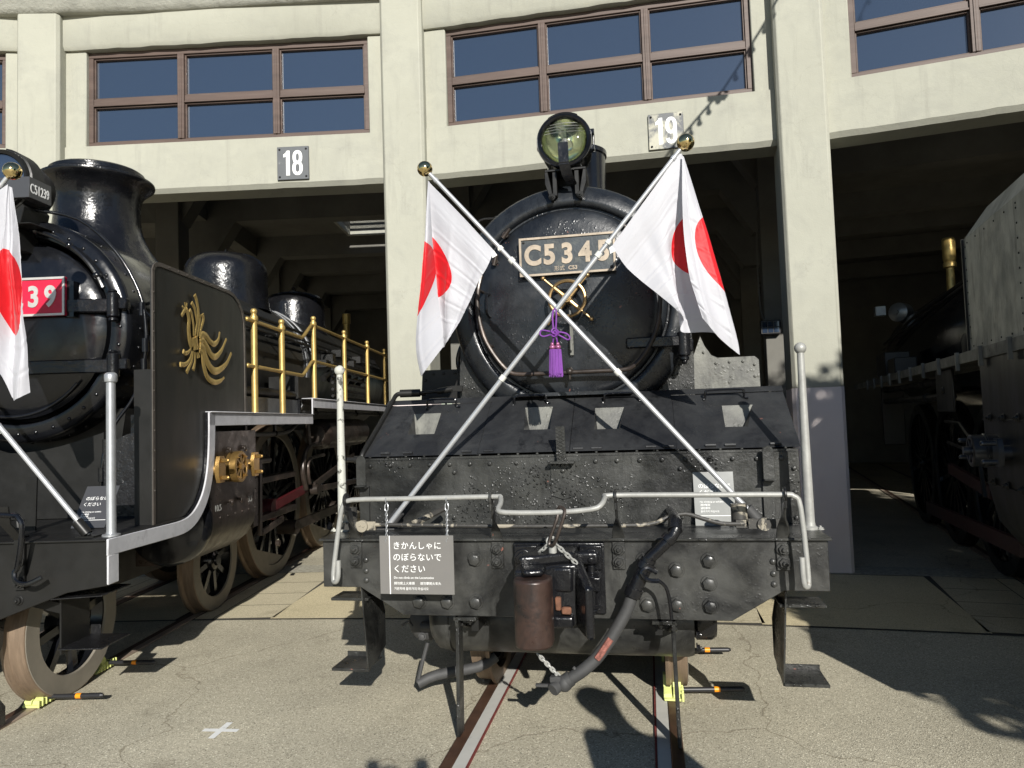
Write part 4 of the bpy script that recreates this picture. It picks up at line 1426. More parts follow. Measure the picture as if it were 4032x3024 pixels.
for sx in (-1, 1):
    g = G()
    poly = [(.80, 1.86), (.81, 2.09), (.87, 2.25), (.897, 2.18), (.940, 2.115), (.98, 2.095), (1.225, 2.095), (1.252, 2.07), (1.254, 1.86)] if sx > 0 else [(-1.166, 1.86), (-1.152, 2.085), (-1.13, 2.104), (-.80, 2.10), (-.79, 1.86)]
    g.prism(poly, 'y', 1.30, 1.308)
    if sx > 0:
        for x, z in ((.89, 2.14), (.97, 2.06), (1.06, 2.065), (1.15, 2.065), (1.225, 2.04), (1.225, 1.96)):
            g.hexb((x, 1.30, z), (0, -1, 0), .011, .012, False)
        g.box(.80, 1.26, 1.25, 1.30, 1.862, 1.874)
        for i in range(6):
            g.hexb((.84+.08*i, 1.28, 1.874), (0, 0, 1), .010, .012, False)
    else:
        for x, z in ((-1.07, 2.075), (-.99, 2.075), (-.9, 2.075), (-1.13, 2.03), (-1.135, 1.95)):
            g.hexb((x, 1.30, z), (0, -1, 0), .011, .012, False)
    make('wing_plate', g, MT['wx_pale'] if sx > 0 else MT['satin'], E)
g = G()
g.tube([(-.80, 1.25, 2.32), (-.85, 1.25, 2.22), (-.86, 1.25, 2.12), (-.80, 1.22, 2.0), (-.76, 1.2, 1.93), (-.76, 1.2, 1.86)], .018, 8, smooth=4)
g.tube([(-.79, 1.2, 2.15), (-.775, 1.18, 2.0), (-.775, 1.16, 1.86)], .012, 8, smooth=3)
make('side_pipe', g, MT['black'], E)
# underneath and behind
for sx in (-1, 1):
    g = G()
    g.prism([(sx*.72, .72), (sx*1.2, .75), (sx*1.3, .95), (sx*1.3, 1.06), (sx*.72, 1.06)], 'y', 1.4, 2.5)
    make('cylinder', g, MT['satin'], E)
    make('running_board', G().box(min(sx*.75, sx*1.3), max(sx*.75, sx*1.3), 1.25, 9.0, 1.80, 1.83), MT['satin'], E)
    xw = sx*.66
    wheel(E, xw, .98, .43, 10, sx)
    wheel(E, xw, 2.9, .43, 10, sx)
    for y in (4.6, 6.6, 8.6):
        wheel(E, xw, y, .875, 16, sx, name='driving_wheel')
make('frame_plate', G().box(-.52, -.48, .1, 9.5, .55, 1.05).box(.48, .52, .1, 9.5, .55, 1.05), MT['satin'], E)
g = G().cyl((-.6, .98, .43), (.6, .98, .43), .08)
make('axle', g, MT['satin'], E)
for sx in (-1, 1):                      # sockets for the flag staffs
    g = G()
    x = 1.02*sx
    g.cyl((1.073*sx, .33, 1.10), (1.005*sx, .33, 1.182), .030, .032, n=18)
    g.box(1.09*sx-.06, 1.09*sx+.06, .29, .37, 1.079, 1.087)
    g.box(1.06*sx-.015, 1.06*sx+.015, .32, .34, 1.085, 1.13)
    g.sph((1.085*sx, .33, 1.098), .025, 10)
    make('staff_socket', g, MT['rubber'], E)

# ------------------------------------------------------------------ left engine
A = engine('steam_locomotive', F51, 'glossy black steam engine with gold bird emblem and yellow brass side rails')
g = G()
g.prism([(-1.32, 1.10), (-1.32, .845), (-1.08, .81), (-.5, .60), (.5, .60), (1.08, .81), (1.32, .845), (1.32, 1.10)], 'y', 0, .03)
for x, z in ((.80, .775), (-.8, .775), (.4, .72), (-.4, .72)):
    g.nut((x, 0, z), (0, -1, 0), .022)
make('buffer_beam', g, MT['satin'], A, .004)
make('running_plate', G().box(-1.31, 1.31, -.02, 1.0, 1.098, 1.11), MT['satin'], A, .003)
make('coupler', G().prism([(-.12, 0), (.12, 0), (.16, -.3), (.19, -.46), (.1, -.4), (.0, -.36), (-.1, -.5), (-.17, -.48), (-.15, -.2)], 'z', .68, 1.0), MT['black_cast'], A, .015, seg=2)
_ep = [(.0, 1.108), (.30, 1.104), (.62, 1.098), (.85, 1.098), (.98, 1.125), (1.08, 1.185), (1.16, 1.275), (1.215, 1.40), (1.245, 1.55), (1.257, 1.72), (1.258, 1.846)]
edge_path = [crom(_ep, i/3) for i in range(3*(len(_ep)-1)+1)]
for sx in (-1, 1):
    def X(a, b):
        return tuple(sorted((sx*a, sx*b)))
    g = G()
    g.band(edge_path, *X(1.312, 1.326), .095)
    g.box(*X(1.312, 1.326), 1.258, 3.70, 1.745, 1.846)
    g.box(*X(1.312, 1.326), 3.70, 8.6, 1.925, 2.022)
    g.box(*X(1.312, 1.326), 3.695, 3.712, 1.846, 2.022)
    g.box(*X(1.312, 1.326), .0, .10, .85, 1.013)
    g.box(*X(1.20, 1.34), 3.70, 8.6, 2.022, 2.03)
    g.box(*X(1.20, 1.34), 1.27, 3.70, 1.846, 1.853)
    make('edge_strip', g, MT['silver'], A, .003)
    g = G()
    g.band(edge_path, *X(.72, 1.31), .010)
    g.box(*X(.72, 1.31), 1.258, 3.70, 1.832, 1.8455)
    g.box(*X(.72, 1.20), 3.70, 8.6, 2.008, 2.0215)
    g.box(*X(.72, 1.195), 3.66, 3.70, 1.85, 2.02)
    make('running_board', g, MT['black_cast'], A)
    # smoke deflector
    out = [(.525, 1.112), (.533, 2.78), (.55, 2.815), (.585, 2.838), (.64, 2.847), (1.70, 2.852), (1.80, 2.835), (1.90, 2.785), (1.965, 2.72), (2.0, 2.63), (2.008, 2.54), (2.008, 1.857), (1.262, 1.857), (1.255, 1.70), (1.225, 1.48), (1.16, 1.30), (1.07, 1.185), (.95, 1.12), (.82, 1.105)]
    defl = make('smoke_deflector', G().prism(out, 'x', *X(1.282, 1.290)), MT['deflector'], A)
    rimg = G()
    top = out[:12]
    for i in range(len(top)-1):
        a, b = Vector(top[i]), Vector(top[i+1])
        d = (b-a).normalized()
        nrm = Vector((d.y, -d.x))*.028
        rimg.prism([tuple(a), tuple(b), tuple(b+nrm), tuple(a+nrm)], 'x', *X(1.289, 1.297))
    for i in range(1, 12):
        rimg.rivet((sx*1.297, .545, 1.2+.13*i), (sx, 0, 0), .007)
        if i < 9:
            rimg.rivet((sx*1.297, .62+.125*i, 2.835), (sx, 0, 0), .007)
    make('deflector_rim', rimg, pbr('worn_edge', (.07, .06, .05), .5, var=.3, vs=12) if sx > 0 else MT['satin'], defl)
    make('front_flange', G().box(*X(1.17, 1.282), .530, .542, 1.112, 2.12), MT['satin'], defl)
    # golden bird emblem
    F_ = dict(
        f1=[(1.083, 2.399), (1.102, 2.455), (1.139, 2.574), (1.112, 2.667), (1.084, 2.705)], f2=[(1.078, 2.402), (1.114, 2.485), (1.087, 2.595), (1.037, 2.640)],
        f3=[(1.060, 2.400), (1.062, 2.478), (1.035, 2.559), (1.007, 2.580)], f4=[(1.148, 2.404), (1.185, 2.483), (1.216, 2.545), (1.199, 2.580)], f5=[(1.118, 2.404), (1.143, 2.466), (1.160, 2.537), (1.159, 2.572)],
        neck=[(1.030, 2.318), (1.003, 2.360), (.988, 2.441), (.995, 2.514), (.968, 2.571), (.952, 2.579)], head=[(.946, 2.578), (.924, 2.558), (.891, 2.524)], c1=[(.952, 2.588), (.936, 2.626)], c2=[(.958, 2.591), (.969, 2.626)], c3=[(.930, 2.579), (.901, 2.593)],
        body=[(1.066, 2.389), (1.082, 2.349), (1.093, 2.302)],
        t1=[(1.165, 2.389), (1.190, 2.426), (1.257, 2.423), (1.318, 2.389), (1.394, 2.377), (1.461, 2.417), (1.486, 2.480)], t2=[(1.159, 2.363), (1.207, 2.382), (1.267, 2.342), (1.341, 2.285), (1.418, 2.280), (1.512, 2.337), (1.604, 2.439)],
        t3=[(1.152, 2.336), (1.206, 2.325), (1.253, 2.248), (1.338, 2.179), (1.441, 2.171), (1.592, 2.234), (1.693, 2.333)], t4=[(1.146, 2.304), (1.193, 2.283), (1.215, 2.193), (1.274, 2.110), (1.387, 2.079), (1.493, 2.096), (1.554, 2.124)],
        l1=[(1.025, 2.306), (.985, 2.275), (.941, 2.262), (.908, 2.273)], l2=[(1.035, 2.285), (1.006, 2.227), (.939, 2.183), (.864, 2.177)], l3=[(1.052, 2.287), (1.034, 2.218), (.994, 2.171), (.955, 2.127)], l4=[(1.081, 2.284), (1.080, 2.222), (1.067, 2.182), (1.050, 2.150)], l5=[(1.110, 2.287), (1.121, 2.242)], l6=[(1.133, 2.289), (1.147, 2.250)])
    WD = dict(body=.05, neck=.026, head=.020, c1=.012, c2=.012, c3=.012, t1=.026, t2=.029, t3=.033, t4=.026, l5=.012, l6=.012, f1=.022, f4=.022)
    g = G()
    for kk, pts in F_.items():
        w0 = WD.get(kk, .019)
        q = [Vector((1, p[0], p[1])) for p in pts]
        gg = G().tube(q, w0, 8, smooth=6 if len(q) > 2 else 4, taper=(lambda t: .45+.55*math.sin(math.pi*min(1, .15+t*.95))**.7) if kk[0] == 't' else (lambda t: .35+.65*t**.7) if kk[0] in 'fl' else (lambda t: 1-.3*t))
        g.add([(sx*(1.307 + (v[0]-1)*.32), v[1], v[2]) for v in gg.v], gg.f)
    make('bird_emblem', g, MT['brass'], defl, ang=50)
    # cylinder with its cladding
    cl = G().prism([(sx*1.30, 1.70), (sx*1.30, 1.03), (sx*1.275, .91), (sx*1.21, .80), (sx*1.11, .725), (sx*1.0, .70), (sx*.72, .70), (sx*.72, 1.70)], 'y', 1.31, 2.18)
    for i in range(7):
        cl.rivet((sx*1.30, 1.34+.135*i, 1.03), (sx, 0, 0), .009)
        cl.rivet((sx*1.30, 1.325, 1.1+.09*i), (sx, 0, 0), .008)
        cl.rivet((sx*1.30, 2.165, 1.1+.09*i), (sx, 0, 0), .008)
    for y, z in ((1.62, 1.56), (1.9, 1.56), (1.64, 1.14), (1.82, 1.14)):
        cl.cyl((sx*1.30, y, z), (sx*1.325, y, z), .014, n=10)
        cl.sph((sx*1.325, y, z-.012), .02, 10, (.6, 1, 1.3))
    for q in ((1.36, 1.50, 1.055, 1.16), (1.98, 2.12, 1.06, 1.17)):
        for (y0, y1, z0, z1) in ((q[0], q[1], q[2], q[2]+.006), (q[0], q[1], q[3]-.006, q[3]), (q[0], q[0]+.006, q[2], q[3]), (q[1]-.006, q[1], q[2], q[3])):
            cl.box(*X(1.2995, 1.303), y0, y1, z0, z1)
    cy = make('cylinder', cl, MT['oily'], A, .006)
    make('cylinder_cover', G().lathe([(.001, 1.19), (.2, 1.195), (.29, 1.22), (.315, 1.26), (.315, 1.32), (.001, 1.32)], (sx*1.0, 0, 1.02), (0, 1, 0), 36), MT['black'], cy)
    if sx > 0:
        text('lettering', '10.5', .07, MT['galv'], cy, (1.3025, 1.375, 1.085), rot=(90, 0, 90), ext=.001)
        text('lettering', '3.5', .07, MT['galv'], cy, (1.3025, 2.0, 1.09), rot=(90, 0, 90), ext=.001)
    g = G()
    vc = (sx*1.30, 1.68, 1.41)
    o = (sx, 0, 0)
    g.lathe([(.118, -.02), (.121, .03), (.125, .035), (.125, .085), (.119, .09), (.100, .09), (.097, .055), (.001, .055)], vc, o, 40)
    for i in range(8):
        t = 2*math.pi*i/8
        d = Vector((0, math.cos(t), math.sin(t)))
        g.bar([Vector(vc)+Vector((sx*.075, 0, 0)) + d*.02, Vector(vc)+Vector((sx*.075, 0, 0)) + d*.10], Vector((0, -d.z, d.y))*.008, (.008, 0, 0))
        if i % 2:
            g.nut(Vector(vc)+Vector((sx*.088, 0, 0)) + d*.108, o, .009)
    g.cyl((sx*1.36, 1.68, 1.41), (sx*1.40, 1.68, 1.41), .026, n=6)
    make('valve_cover', g, MT['bronzed'], cy)
    for y in (1.355, 2.015):
        g = G()
        g.prism([(y-.035, 1.31), (y-.058, 1.36), (y-.058, 1.46), (y-.035, 1.51), (y+.035, 1.51), (y+.058, 1.46), (y+.058, 1.36), (y+.035, 1.31)], 'x', *X(1.345, 1.375))
        g.cyl((sx*1.30, y, 1.41), (sx*1.345, y, 1.41), .045)
        for z in (1.345, 1.475):
            g.cyl((sx*1.375, y, z), (sx*1.42, y, z), .017, n=6)
            g.sph((sx*1.42, y, z), .013, 8)
        make('valve_flange', g, MT['bronzed'], cy)
    make('cover_recess', G().lathe([(.0005, .057), (.096, .057)], vc, o, 24), MT['black'], cy)
    # step irons at the corner
    g = G()
    g.box(*X(.985, .995), .08, .34, .44, .85)
    g.prism([(sx*.66, .80), (sx*.66, .74), (sx*.985, .66), (sx*.985, .72)], 'y', .12, .14)
    st = make('step', g, MT['satin'], A)
    for z in (.775, .475):
        g = G().box(*X(.985, 1.245), .06, .36, z-.004, z+.004)
        if z < .5:
            g.box(*X(.985, 1.05), .36, .366, z, z+.06)
        else:
            g.prism([(sx*.985, .0), (sx*.985, .06), (sx*1.245, .06)], 'z', z-.004, z+.004)
        make('tread', g, MT['crinkle'], st, .002)
    g = G()
    g.lathe([(.001, 0), (.05, 0), (.05, .01), (.03, .014), (.027, .03), (.0255, .90), (.034, .905), (.036, .92), (.036, .945), (.030, .955), (.02, .96), (.001, .962)], (sx*1.275, .11, 1.11), (0, 0, 1), 18)
    make('marker_post', g, MT['steelpost'], A)
    g = G()
    g.tube([(sx*.2, -.12, 1.29), (sx*.80, -.12, 1.275), (sx*.90, -.13, 1.25), (sx*.915, -.13, 1.17), (sx*.87, -.10, .99), (sx*.85, -.10, .95), (sx*.87, -.11, .905), (sx*.93, -.11, .89), (sx*1.0, -.09, .92)], .014, 8, smooth=4)
    make('hand_rod', g, MT['black'], A)
    g = G()
    g.bar([(sx*.82, -.02, .84), (sx*.82, -.02, 1.12), (sx*.80, -.10, 1.22), (sx*.80, -.12, 1.32)], (.03, 0, 0), (0, .006, 0))
    for z in (.88, 1.0):
        g.nut((sx*.82, -.026, z), (0, -1, 0), .024)
    make('rod_bracket', g, MT['satin'], A)
    g = G()
    g.tube([(sx*.46, .15, 1.11), (sx*.47, .15, 1.24), (sx*.49, .15, 1.25), (sx*.66, .15, 1.25), (sx*.68, .15, 1.24), (sx*.69, .15, 1.11)], .014, 6)
    g.box(*X(.43, .50), .12, .18, 1.11, 1.118).box(*X(.66, .73), .12, .18, 1.11, 1.118)
    g.bar([(sx*.56, .42, 1.11), (sx*.57, .42, 1.45)], (.035, 0, 0), (0, .006, 0))
    make('deck_handle', g, MT['satin'], A)
    # rail guard
    g = G()
    g.bar([(sx*.555, .15, .62), (sx*.56, .13, .48), (sx*.555, .08, .38), (sx*.55, .05, .27), (sx*.57, .08, .19), (sx*.60, .10, .13), (sx*.60, .10, .03)], (.012, 0, 0), (0, .05, 0))
    make('rail_guard', g, MT['wx'], A, .003)
    # rods, wheels
    for y in (.70, 2.78):
        wheel(A, sx*.66, y, .47, 8, sx)
    for y in (4.31, 6.25, 8.2):
        wheel(A, sx*.66, y, .875, 16, sx, name='driving_wheel', web=(-140, -70))
    g = G()
    g.bar([(sx*.86, 4.31, .55), (sx*.86, 8.2, .55)], (0, 0, .055), (.022, 0, 0))
    for y in (4.31, 6.25, 8.2):
        g.cyl((sx*.70, y, .55), (sx*.92, y, .55), .085)
    make('coupling_rod', g, MT['oily'], A)
    make('main_rod', G().bar([(sx*1.0, 3.40, .905), (sx*1.0, 4.40, .99)], (0, 0, .045), (.022, 0, 0)).cyl((sx*.9, 3.35, .87), (sx*1.02, 3.35, .87), .11), MT['redbrown'], A)
    g = G()
    g.box(*X(.90, 1.12), 2.55, 2.75, .80, 1.25).box(*X(.96, 1.06), 2.2, 3.9, 1.17, 1.23).box(*X(.96, 1.06), 2.2, 3.9, .80, .86)
    g.cyl((sx*1.0, 2.18, 1.02), (sx*1.0, 2.8, 1.02), .035)
    g.bar([(sx*1.12, 2.7, .7), (sx*1.12, 2.72, 1.4)], (0, .03, 0), (.012, 0, 0))
    g.bar([(sx*1.12, 2.75, .72), (sx*1.12, 3.3, .78)], (0, 0, .03), (.012, 0, 0))
    g.bar([(sx*1.1, 4.40, 1.02), (sx*1.1, 6.2, 1.29)], (0, 0, .04), (.014, 0, 0))
    g.bar([(sx*1.1, 4.40, .97), (sx*1.1, 6.4, .91)], (0, 0, .035), (.014, 0, 0))
    g.cyl((sx*1.05, 4.43, .97), (sx*1.14, 4.43, .97), .06)
    g.tube([(sx*1.1, 4.1, 1.0), (sx*1.1, 4.0, 1.2), (sx*1.1, 4.1, 1.42), (sx*1.1, 4.35, 1.5), (sx*1.1, 4.8, 1.5)], .03, 6, smooth=3)
    g.tube([(sx*1.1, 4.25, 1.05), (sx*1.1, 4.18, 1.2), (sx*1.1, 4.26, 1.34), (sx*1.1, 4.8, 1.36)], .022, 6, smooth=3)
    g.bar([(sx*1.1, 4.25, 1.5), (sx*1.1, 4.2, 1.75)], (0, .045, 0), (.012, 0, 0))
    g.cyl((sx*1.12, 3.1, .56), (sx*1.16, 3.1, .56), .03)
    g.cyl((sx*1.1, 2.2, 1.40), (sx*1.1, 3.0, 1.40), .03)
    g.cyl((sx*1.0, 2.25, 1.42), (sx*1.0, 2.55, 1.42), .10)
    make('valve_gear', g, MT['oily'], A, .004)
    g = G()
    g.tube([(sx*1.2, 1.32, 1.66), (sx*1.2, 2.2, 1.66), (sx*1.2, 3.1, 1.66), (sx*1.2, 3.45, 1.72), (sx*1.2, 3.75, 1.86), (sx*1.2, 4.2, 1.875), (sx*1.2, 8, 1.875)], .022, 8, smooth=4)
    for y in (1.55, 2.2, 2.9, 4.2, 6.0, 7.4):
        z = 1.66 if y < 3 else 1.875
        g.torus((sx*1.2, y, z), (0, 1, 0), .026, .006, 12, 5)
        g.box(*X(1.19, 1.21), y-.02, y+.02, z+.02, z+.12)
    make('side_pipe', g, MT['satin'], A)
    g = G()
    g.lathe([(.001, 4.6), (.12, 4.62), (.185, 4.72), (.19, 4.78), (.19, 6.6), (.001, 6.65)], (sx*1.05, 0, 1.62), (0, 1, 0), 24)
    make('air_reservoir', g, MT['oily'], A)
    # brass railing
    g = G()
    xr = sx*1.28
    for zl in (2.265, 2.672):
        g.tube([(xr, 2.08, zl), (xr, 2.9, zl), (xr, 3.50, zl), (xr, 3.56, zl+.02), (xr, 3.82, zl+.17), (xr, 3.88, zl+.185), (xr, 4.0, zl+.185), (xr, 8.5, zl+.185)], .0185, 8)
        g.sph((xr, 2.08, zl), .022, 10)
    rl = make('brass_railing', g, MT['brasspaint'], A, ang=60)
    for y in (2.23, 2.91, 3.91, 5.17, 6.40, 7.60):
        z0 = 1.853 if y < 3.5 else 2.03
        g = G().lathe([(.03, 0), (.0285, .01), (.0285, .82), (.034, .825), (.037, .845), (.034, .865), (.026, .87), (.022, .885), (.030, .90), (.030, .915), (.020, .93), (.001, .935)], (xr, y, z0), (0, 0, 1), 14)
        make('railing_post', g, MT['brasspaint'], rl)
    make('step_plate', G().prism([(sx*.69, 1.112), (sx*.69, 1.62), (sx*.86, 1.70), (sx*1.16, 1.75), (sx*1.275, 1.73), (sx*1.275, 1.112)], 'y', .97, .985), MT['crinkle'], A)
    make('riser_plate', G().box(*X(.74, 1.17), 2.06, 3.69, 1.846, 2.008), MT['checker'], A)
    make('corrugated_pipe', G().lathe([(.055 if i % 2 else .048, i*.03) for i in range(48)], (sx*1.08, 2.35, 2.065), (0, 1, 0), 14), MT['satin'], A)
# smokebox and boiler
g = G()
g.lathe([(.68, 1.10), (.70, 1.05), (.73, 1.045), (.80, 1.06), (.825, 1.08), (.832, 1.11), (.832, 2.95), (.82, 2.97)], (0, 0, 2.49), (0, 1, 0), 72)
sb = make('smokebox', g, MT['black'], A, ang=45)
g = G()
for i in range(36):
    t = 2*math.pi*i/36
    g.rivet((.765*math.cos(t), 1.053, 2.49+.765*math.sin(t)), (0, -1, 0), .014)
    g.rivet((.832*math.cos(t), 1.2, 2.49+.832*math.sin(t)), (math.cos(t), 0, math.sin(t)), .012)
make('rivet_ring', g, MT['black'], sb)
g = G().lathe([(.82, 2.97), (.815, 3.0), (.815, 4.9), (.822, 4.91), (.822, 4.96), (.815, 4.97), (.815, 9.5), (.001, 9.5)], (0, 0, 2.49), (0, 1, 0), 56)
make('boiler', g, MT['deflector'], A, ang=40)
make('saddle', G().prism([(-.62, 1.1), (-.60, 1.5), (-.66, 1.9), (.66, 1.9), (.60, 1.5), (.62, 1.1)], 'y', 1.3, 2.6), MT['satin'], A)
g = G()
pf = []
for i in range(13):
    t = -1 + 2*i/12
    pf.append((.72*t, 1.112 + (1-t*t)*.0))
poly = [(-.66, 1.112)] + [(-.66 + 1.32*i/12, 1.72 - .13*math.sin(math.pi*i/12)) for i in range(13)] + [(.66, 1.112)]
g.prism(poly, 'y', 1.02, 1.035)
make('apron_plate', g, MT['satin'], A)
g = G().lathe([(.001, .99), (.15, .992), (.35, 1.0), (.52, 1.02), (.62, 1.045), (.655, 1.07), (.66, 1.12)], (0, 0, 2.49), (0, 1, 0), 64)
door = make('smokebox_door', g, MT['black'], A, ang=45)
for z in (2.64, 2.20):
    g = G()
    g.bar([(.05, .955, z), (.35, .965, z), (.55, .985, z), (.74, 1.02, z)], (0, 0, .05), (0, .012, 0))
    g.cyl((.745, 1.0, z-.09), (.745, 1.0, z+.09), .042, n=18)
    g.cyl((.745, 1.0, z-.12), (.745, 1.0, z-.09), .033, n=14)
    g.cyl((.745, 1.0, z+.09), (.745, 1.0, z+.11), .033, n=14)
    g.box(.74, .84, 1.0, 1.06, z-.03, z+.05)
    make('door_hinge', g, MT['black_cast'], door, .008)
g = G()
arc = lambda r, a0, a1, y, n=14: [(r*math.sin(R(a0+(a1-a0)*i/n)), y, 2.49+r*math.cos(R(a0+(a1-a0)*i/n))) for i in range(n+1)]
g.tube(arc(.735, 8, 68, .985), .017, 8)
for a in (14, 36, 60):
    c = Vector((.735*math.sin(R(a)), .985, 2.49+.735*math.cos(R(a))))
    g.sph(c, .028, 12)
    g.cyl(c, c+Vector((0, .08, 0)), .012, n=8)
make('door_handrail', g, MT['black'], door)
g = G()
g.tube([(.12, 1.0, 3.37), (.45, 1.06, 3.30), (.72, 1.08, 3.05), (.88, 1.1, 2.75), (.93, 1.1, 2.5), (.92, 1.1, 2.25), (.84, 1.1, 1.98), (.72, 1.06, 1.78), (.68, 1.0, 1.6), (.66, .98, 1.3), (.66, .98, 1.12)], .013, 8, smooth=4)
for p_ in ((.90, 1.1, 2.62), (.925, 1.1, 2.35), (.915, 1.1, 2.2), (.69, 1.0, 1.62), (.67, .98, 1.42)):
    g.cyl((p_[0], p_[1], p_[2]-.05), (p_[0], p_[1], p_[2]+.05), .024)
g.tube([(.90, 1.12, 2.62), (.97, 1.12, 2.54), (.97, 1.12, 2.44), (.92, 1.12, 2.36)], .008, 6, smooth=3)
g.tube(arc(.64, 205, 130, .985), .014, 7)
make('cable_pipe', g, MT['black'], A, ang=60)
for sx in (-1, 1):
    g = G().tube([(sx*.86, 1.3, 2.72), (sx*.92, 1.3, 2.735), (sx*.92, 3, 2.735), (sx*.92, 8.8, 2.735)], .016, 8)
    g.tube([(sx*.84, 3.0, 2.9), (sx*.84, 8.8, 2.9)], .02, 8).tube([(sx*.86, 3.2, 2.80), (sx*.86, 8.8, 2.80)], .012, 8)
    g.tube([(sx*.9, 1.25, 2.55), (sx*1.28, 1.0, 2.6)], .018, 8)
    g.tube([(sx*.80, 1.4, 2.72), (sx*1.28, 1.15, 2.78)], .014, 8)
    g.tube([(sx*1.06, 1.0, 1.75), (sx*.72, 1.0, 1.3)], .022, 8)
    for i in range(9):
        y = 3.1+.62*i
        g.sph((sx*.92, y, 2.735), .028, 8)
        g.cyl((sx*.80, y, 2.735), (sx*.92, y, 2.735), .012, n=6)
    for i, y in enumerate((5.3, 5.6, 6.0, 6.3, 6.7, 7.1)):
        g.box(min(sx*.84, sx*1.0), max(sx*.84, sx*1.0), y, y+.14, 2.5+.1*(i % 3), 2.6+.1*(i % 3))
        g.cyl((sx*.95, y, 2.35), (sx*.95, y+.3, 2.45), .04)
    for i in range(6):
        g.tube([(sx*1.05, 5.4, 2.12+.09*i), (sx*1.05, 7.4, 2.12+.09*i)], .022, 6)
    g.box(min(sx*.82, sx*1.15), max(sx*.82, sx*1.15), 3.75, 4.4, 2.03, 2.28)
    make('boiler_pipes', g, MT['satin'], A)
make('boiler_band', G().lathe([(.835, 5.0), (.842, 5.0), (.842, 5.06), (.835, 5.06)], (0, 0, 2.49), (0, 1, 0), 56).lathe([(.835, 5.25), (.85, 5.25), (.85, 5.32), (.835, 5.32)], (0, 0, 2.49), (0, 1, 0), 56), MT['steelpost'], A)
# number plate, headlamp with its side board
px0, px1, pz0, pz1 = -.325, .425, 2.570, 2.850
np_ = make('number_plate', G().box(px0, px1, .945, .972, pz0, pz1), MT['redplate'], A, .003)
make('plate_bracket', G().box(px0+.05, px0+.1, .965, 1.02, pz0-.02, pz1+.02).box(px1+.0, px1+.05, .965, 1.05, pz0-.01, pz1-.03), MT['black'], np_)
g = G()
for q in ((px0, px1, pz0, pz0+.016), (px0, px1, pz1-.016, pz1), (px0, px0+.016, pz0+.016, pz1-.016), (px1-.016, px1, pz0+.016, pz1-.016)):
    g.box(q[0], q[1], .936, .945, q[2], q[3])
make('plate_border', g, MT['silverletter'], np_)
join_text('lettering', [dict(name='l', body=c, size=.205, loc=(x, .9445, 2.642), ext=.005, bold=.007, sx=.85) for c, x in zip('C51239', [-.295, -.175, -.055, .03, .15, .275])], MT['silverletter'], np_)
g = G()
g.lathe([(.19, .85), (.215, .84), (.222, .86), (.215, .90), (.205, .92), (.205, 1.10), (.18, 1.2), (.1, 1.25), (.001, 1.26)], (0, 0, 3.55), (0, 1, 0), 40)
g.lathe([(.222, .87), (.235, .875), (.235, 1.0), (.222, 1.005)], (0, 0, 3.55), (0, 1, 0), 16, -80, 80)
hl = make('headlamp', g, MT['satin'], A, ang=40)
make('lens', G().lathe([(.001, .83), (.10, .835), (.17, .85), (.19, .865), (.001, .866)], (0, 0, 3.55), (0, 1, 0), 32), MT['glass'], hl)
g = G()
g.prism([(-.14, 3.22), (.14, 3.22), (.17, 3.36), (.12, 3.42), (-.12, 3.42), (-.17, 3.36)], 'y', .88, 1.15)
g.box(-.26, .26, .82, 1.12, 3.212, 3.222)
g.box(-.12, .12, .9, 1.1, 3.05, 3.22)
make('lamp_stand', g, MT['satin'], hl, .006)
sd = make('side_number_board', G().box(-.248, .248, .825, 1.055, 3.402, 3.552), MT['signdark'], hl, .003)
for sx in (1, -1):
    text('lettering', 'C51239', .098, MT['letter'], sd, (sx*.2485, .835 if sx > 0 else 1.045, 3.44), rot=(90, 0, 90*sx), sx=.62, bold=.001)
# chimney, domes
make('chimney', G().lathe([(.70, 3.0), (.60, 3.10), (.50, 3.20), (.42, 3.31), (.37, 3.41), (.345, 3.50), (.336, 3.58), (.335, 3.72), (.345, 3.775), (.375, 3.825), (.42, 3.865), (.448, 3.888), (.452, 3.90), (.45, 3.915), (.40, 3.94), (.372, 3.945), (.372, 3.985), (.355, 3.998), (.31, 3.99), (.30, 3.8), (.001, 3.7)], (0, 2.0, 0), (0, 0, 1), 64), MT['black_cast'], A, ang=50)
make('steam_dome', G().lathe([(.52, 3.16), (.50, 3.24), (.487, 3.32), (.485, 3.42), (.485, 3.62), (.472, 3.70), (.43, 3.775), (.35, 3.83), (.22, 3.862), (.001, 3.872)], (0, 4.55, 0), (0, 0, 1), 56).torus((0, 4.55, 3.885), (1, .3, 0), .05, .009, 20, 6), MT['black_cast'], A, ang=50)
make('sand_dome', G().lathe([(.49, 3.16), (.475, 3.24), (.462, 3.32), (.46, 3.62), (.445, 3.70), (.39, 3.77), (.25, 3.815), (.1, 3.83), (.10, 3.85), (.001, 3.855)], (0, 7.0, 0), (0, 0, 1), 48).box(-.02, .02, 6.5, 6.55, 3.35, 3.6).torus((0, 7, 3.87), (1, 0, .2), .06, .008, 16, 5), MT['black_cast'], A, ang=50)
g = G()
for x, y in ((.25, 9.1), (-.25, 9.1)):
    g.lathe([(.06, 3.3), (.06, 3.62), (.075, 3.63), (.075, 3.80), (.06, 3.81), (.001, 3.81)], (x, y, 0), (0, 0, 1), 16)
make('safety_valve', g, MT['brasspaint'], A)
make('frame_plate', G().box(-.52, -.48, .1, 9.2, .55, 1.05).box(.48, .52, .1, 9.2, .55, 1.05), MT['satin'], A)
for sx in (-1, 1):
    g = G()
    g.cyl((1.14*sx, .10, 1.125), (1.075*sx, .10, 1.20), .030, .032, n=18)
    g.box(min(sx*1.09, sx*1.2), max(sx*1.09, sx*1.2), .06, .14, 1.11, 1.118)
    make('staff_socket', g, MT['satin'], A)

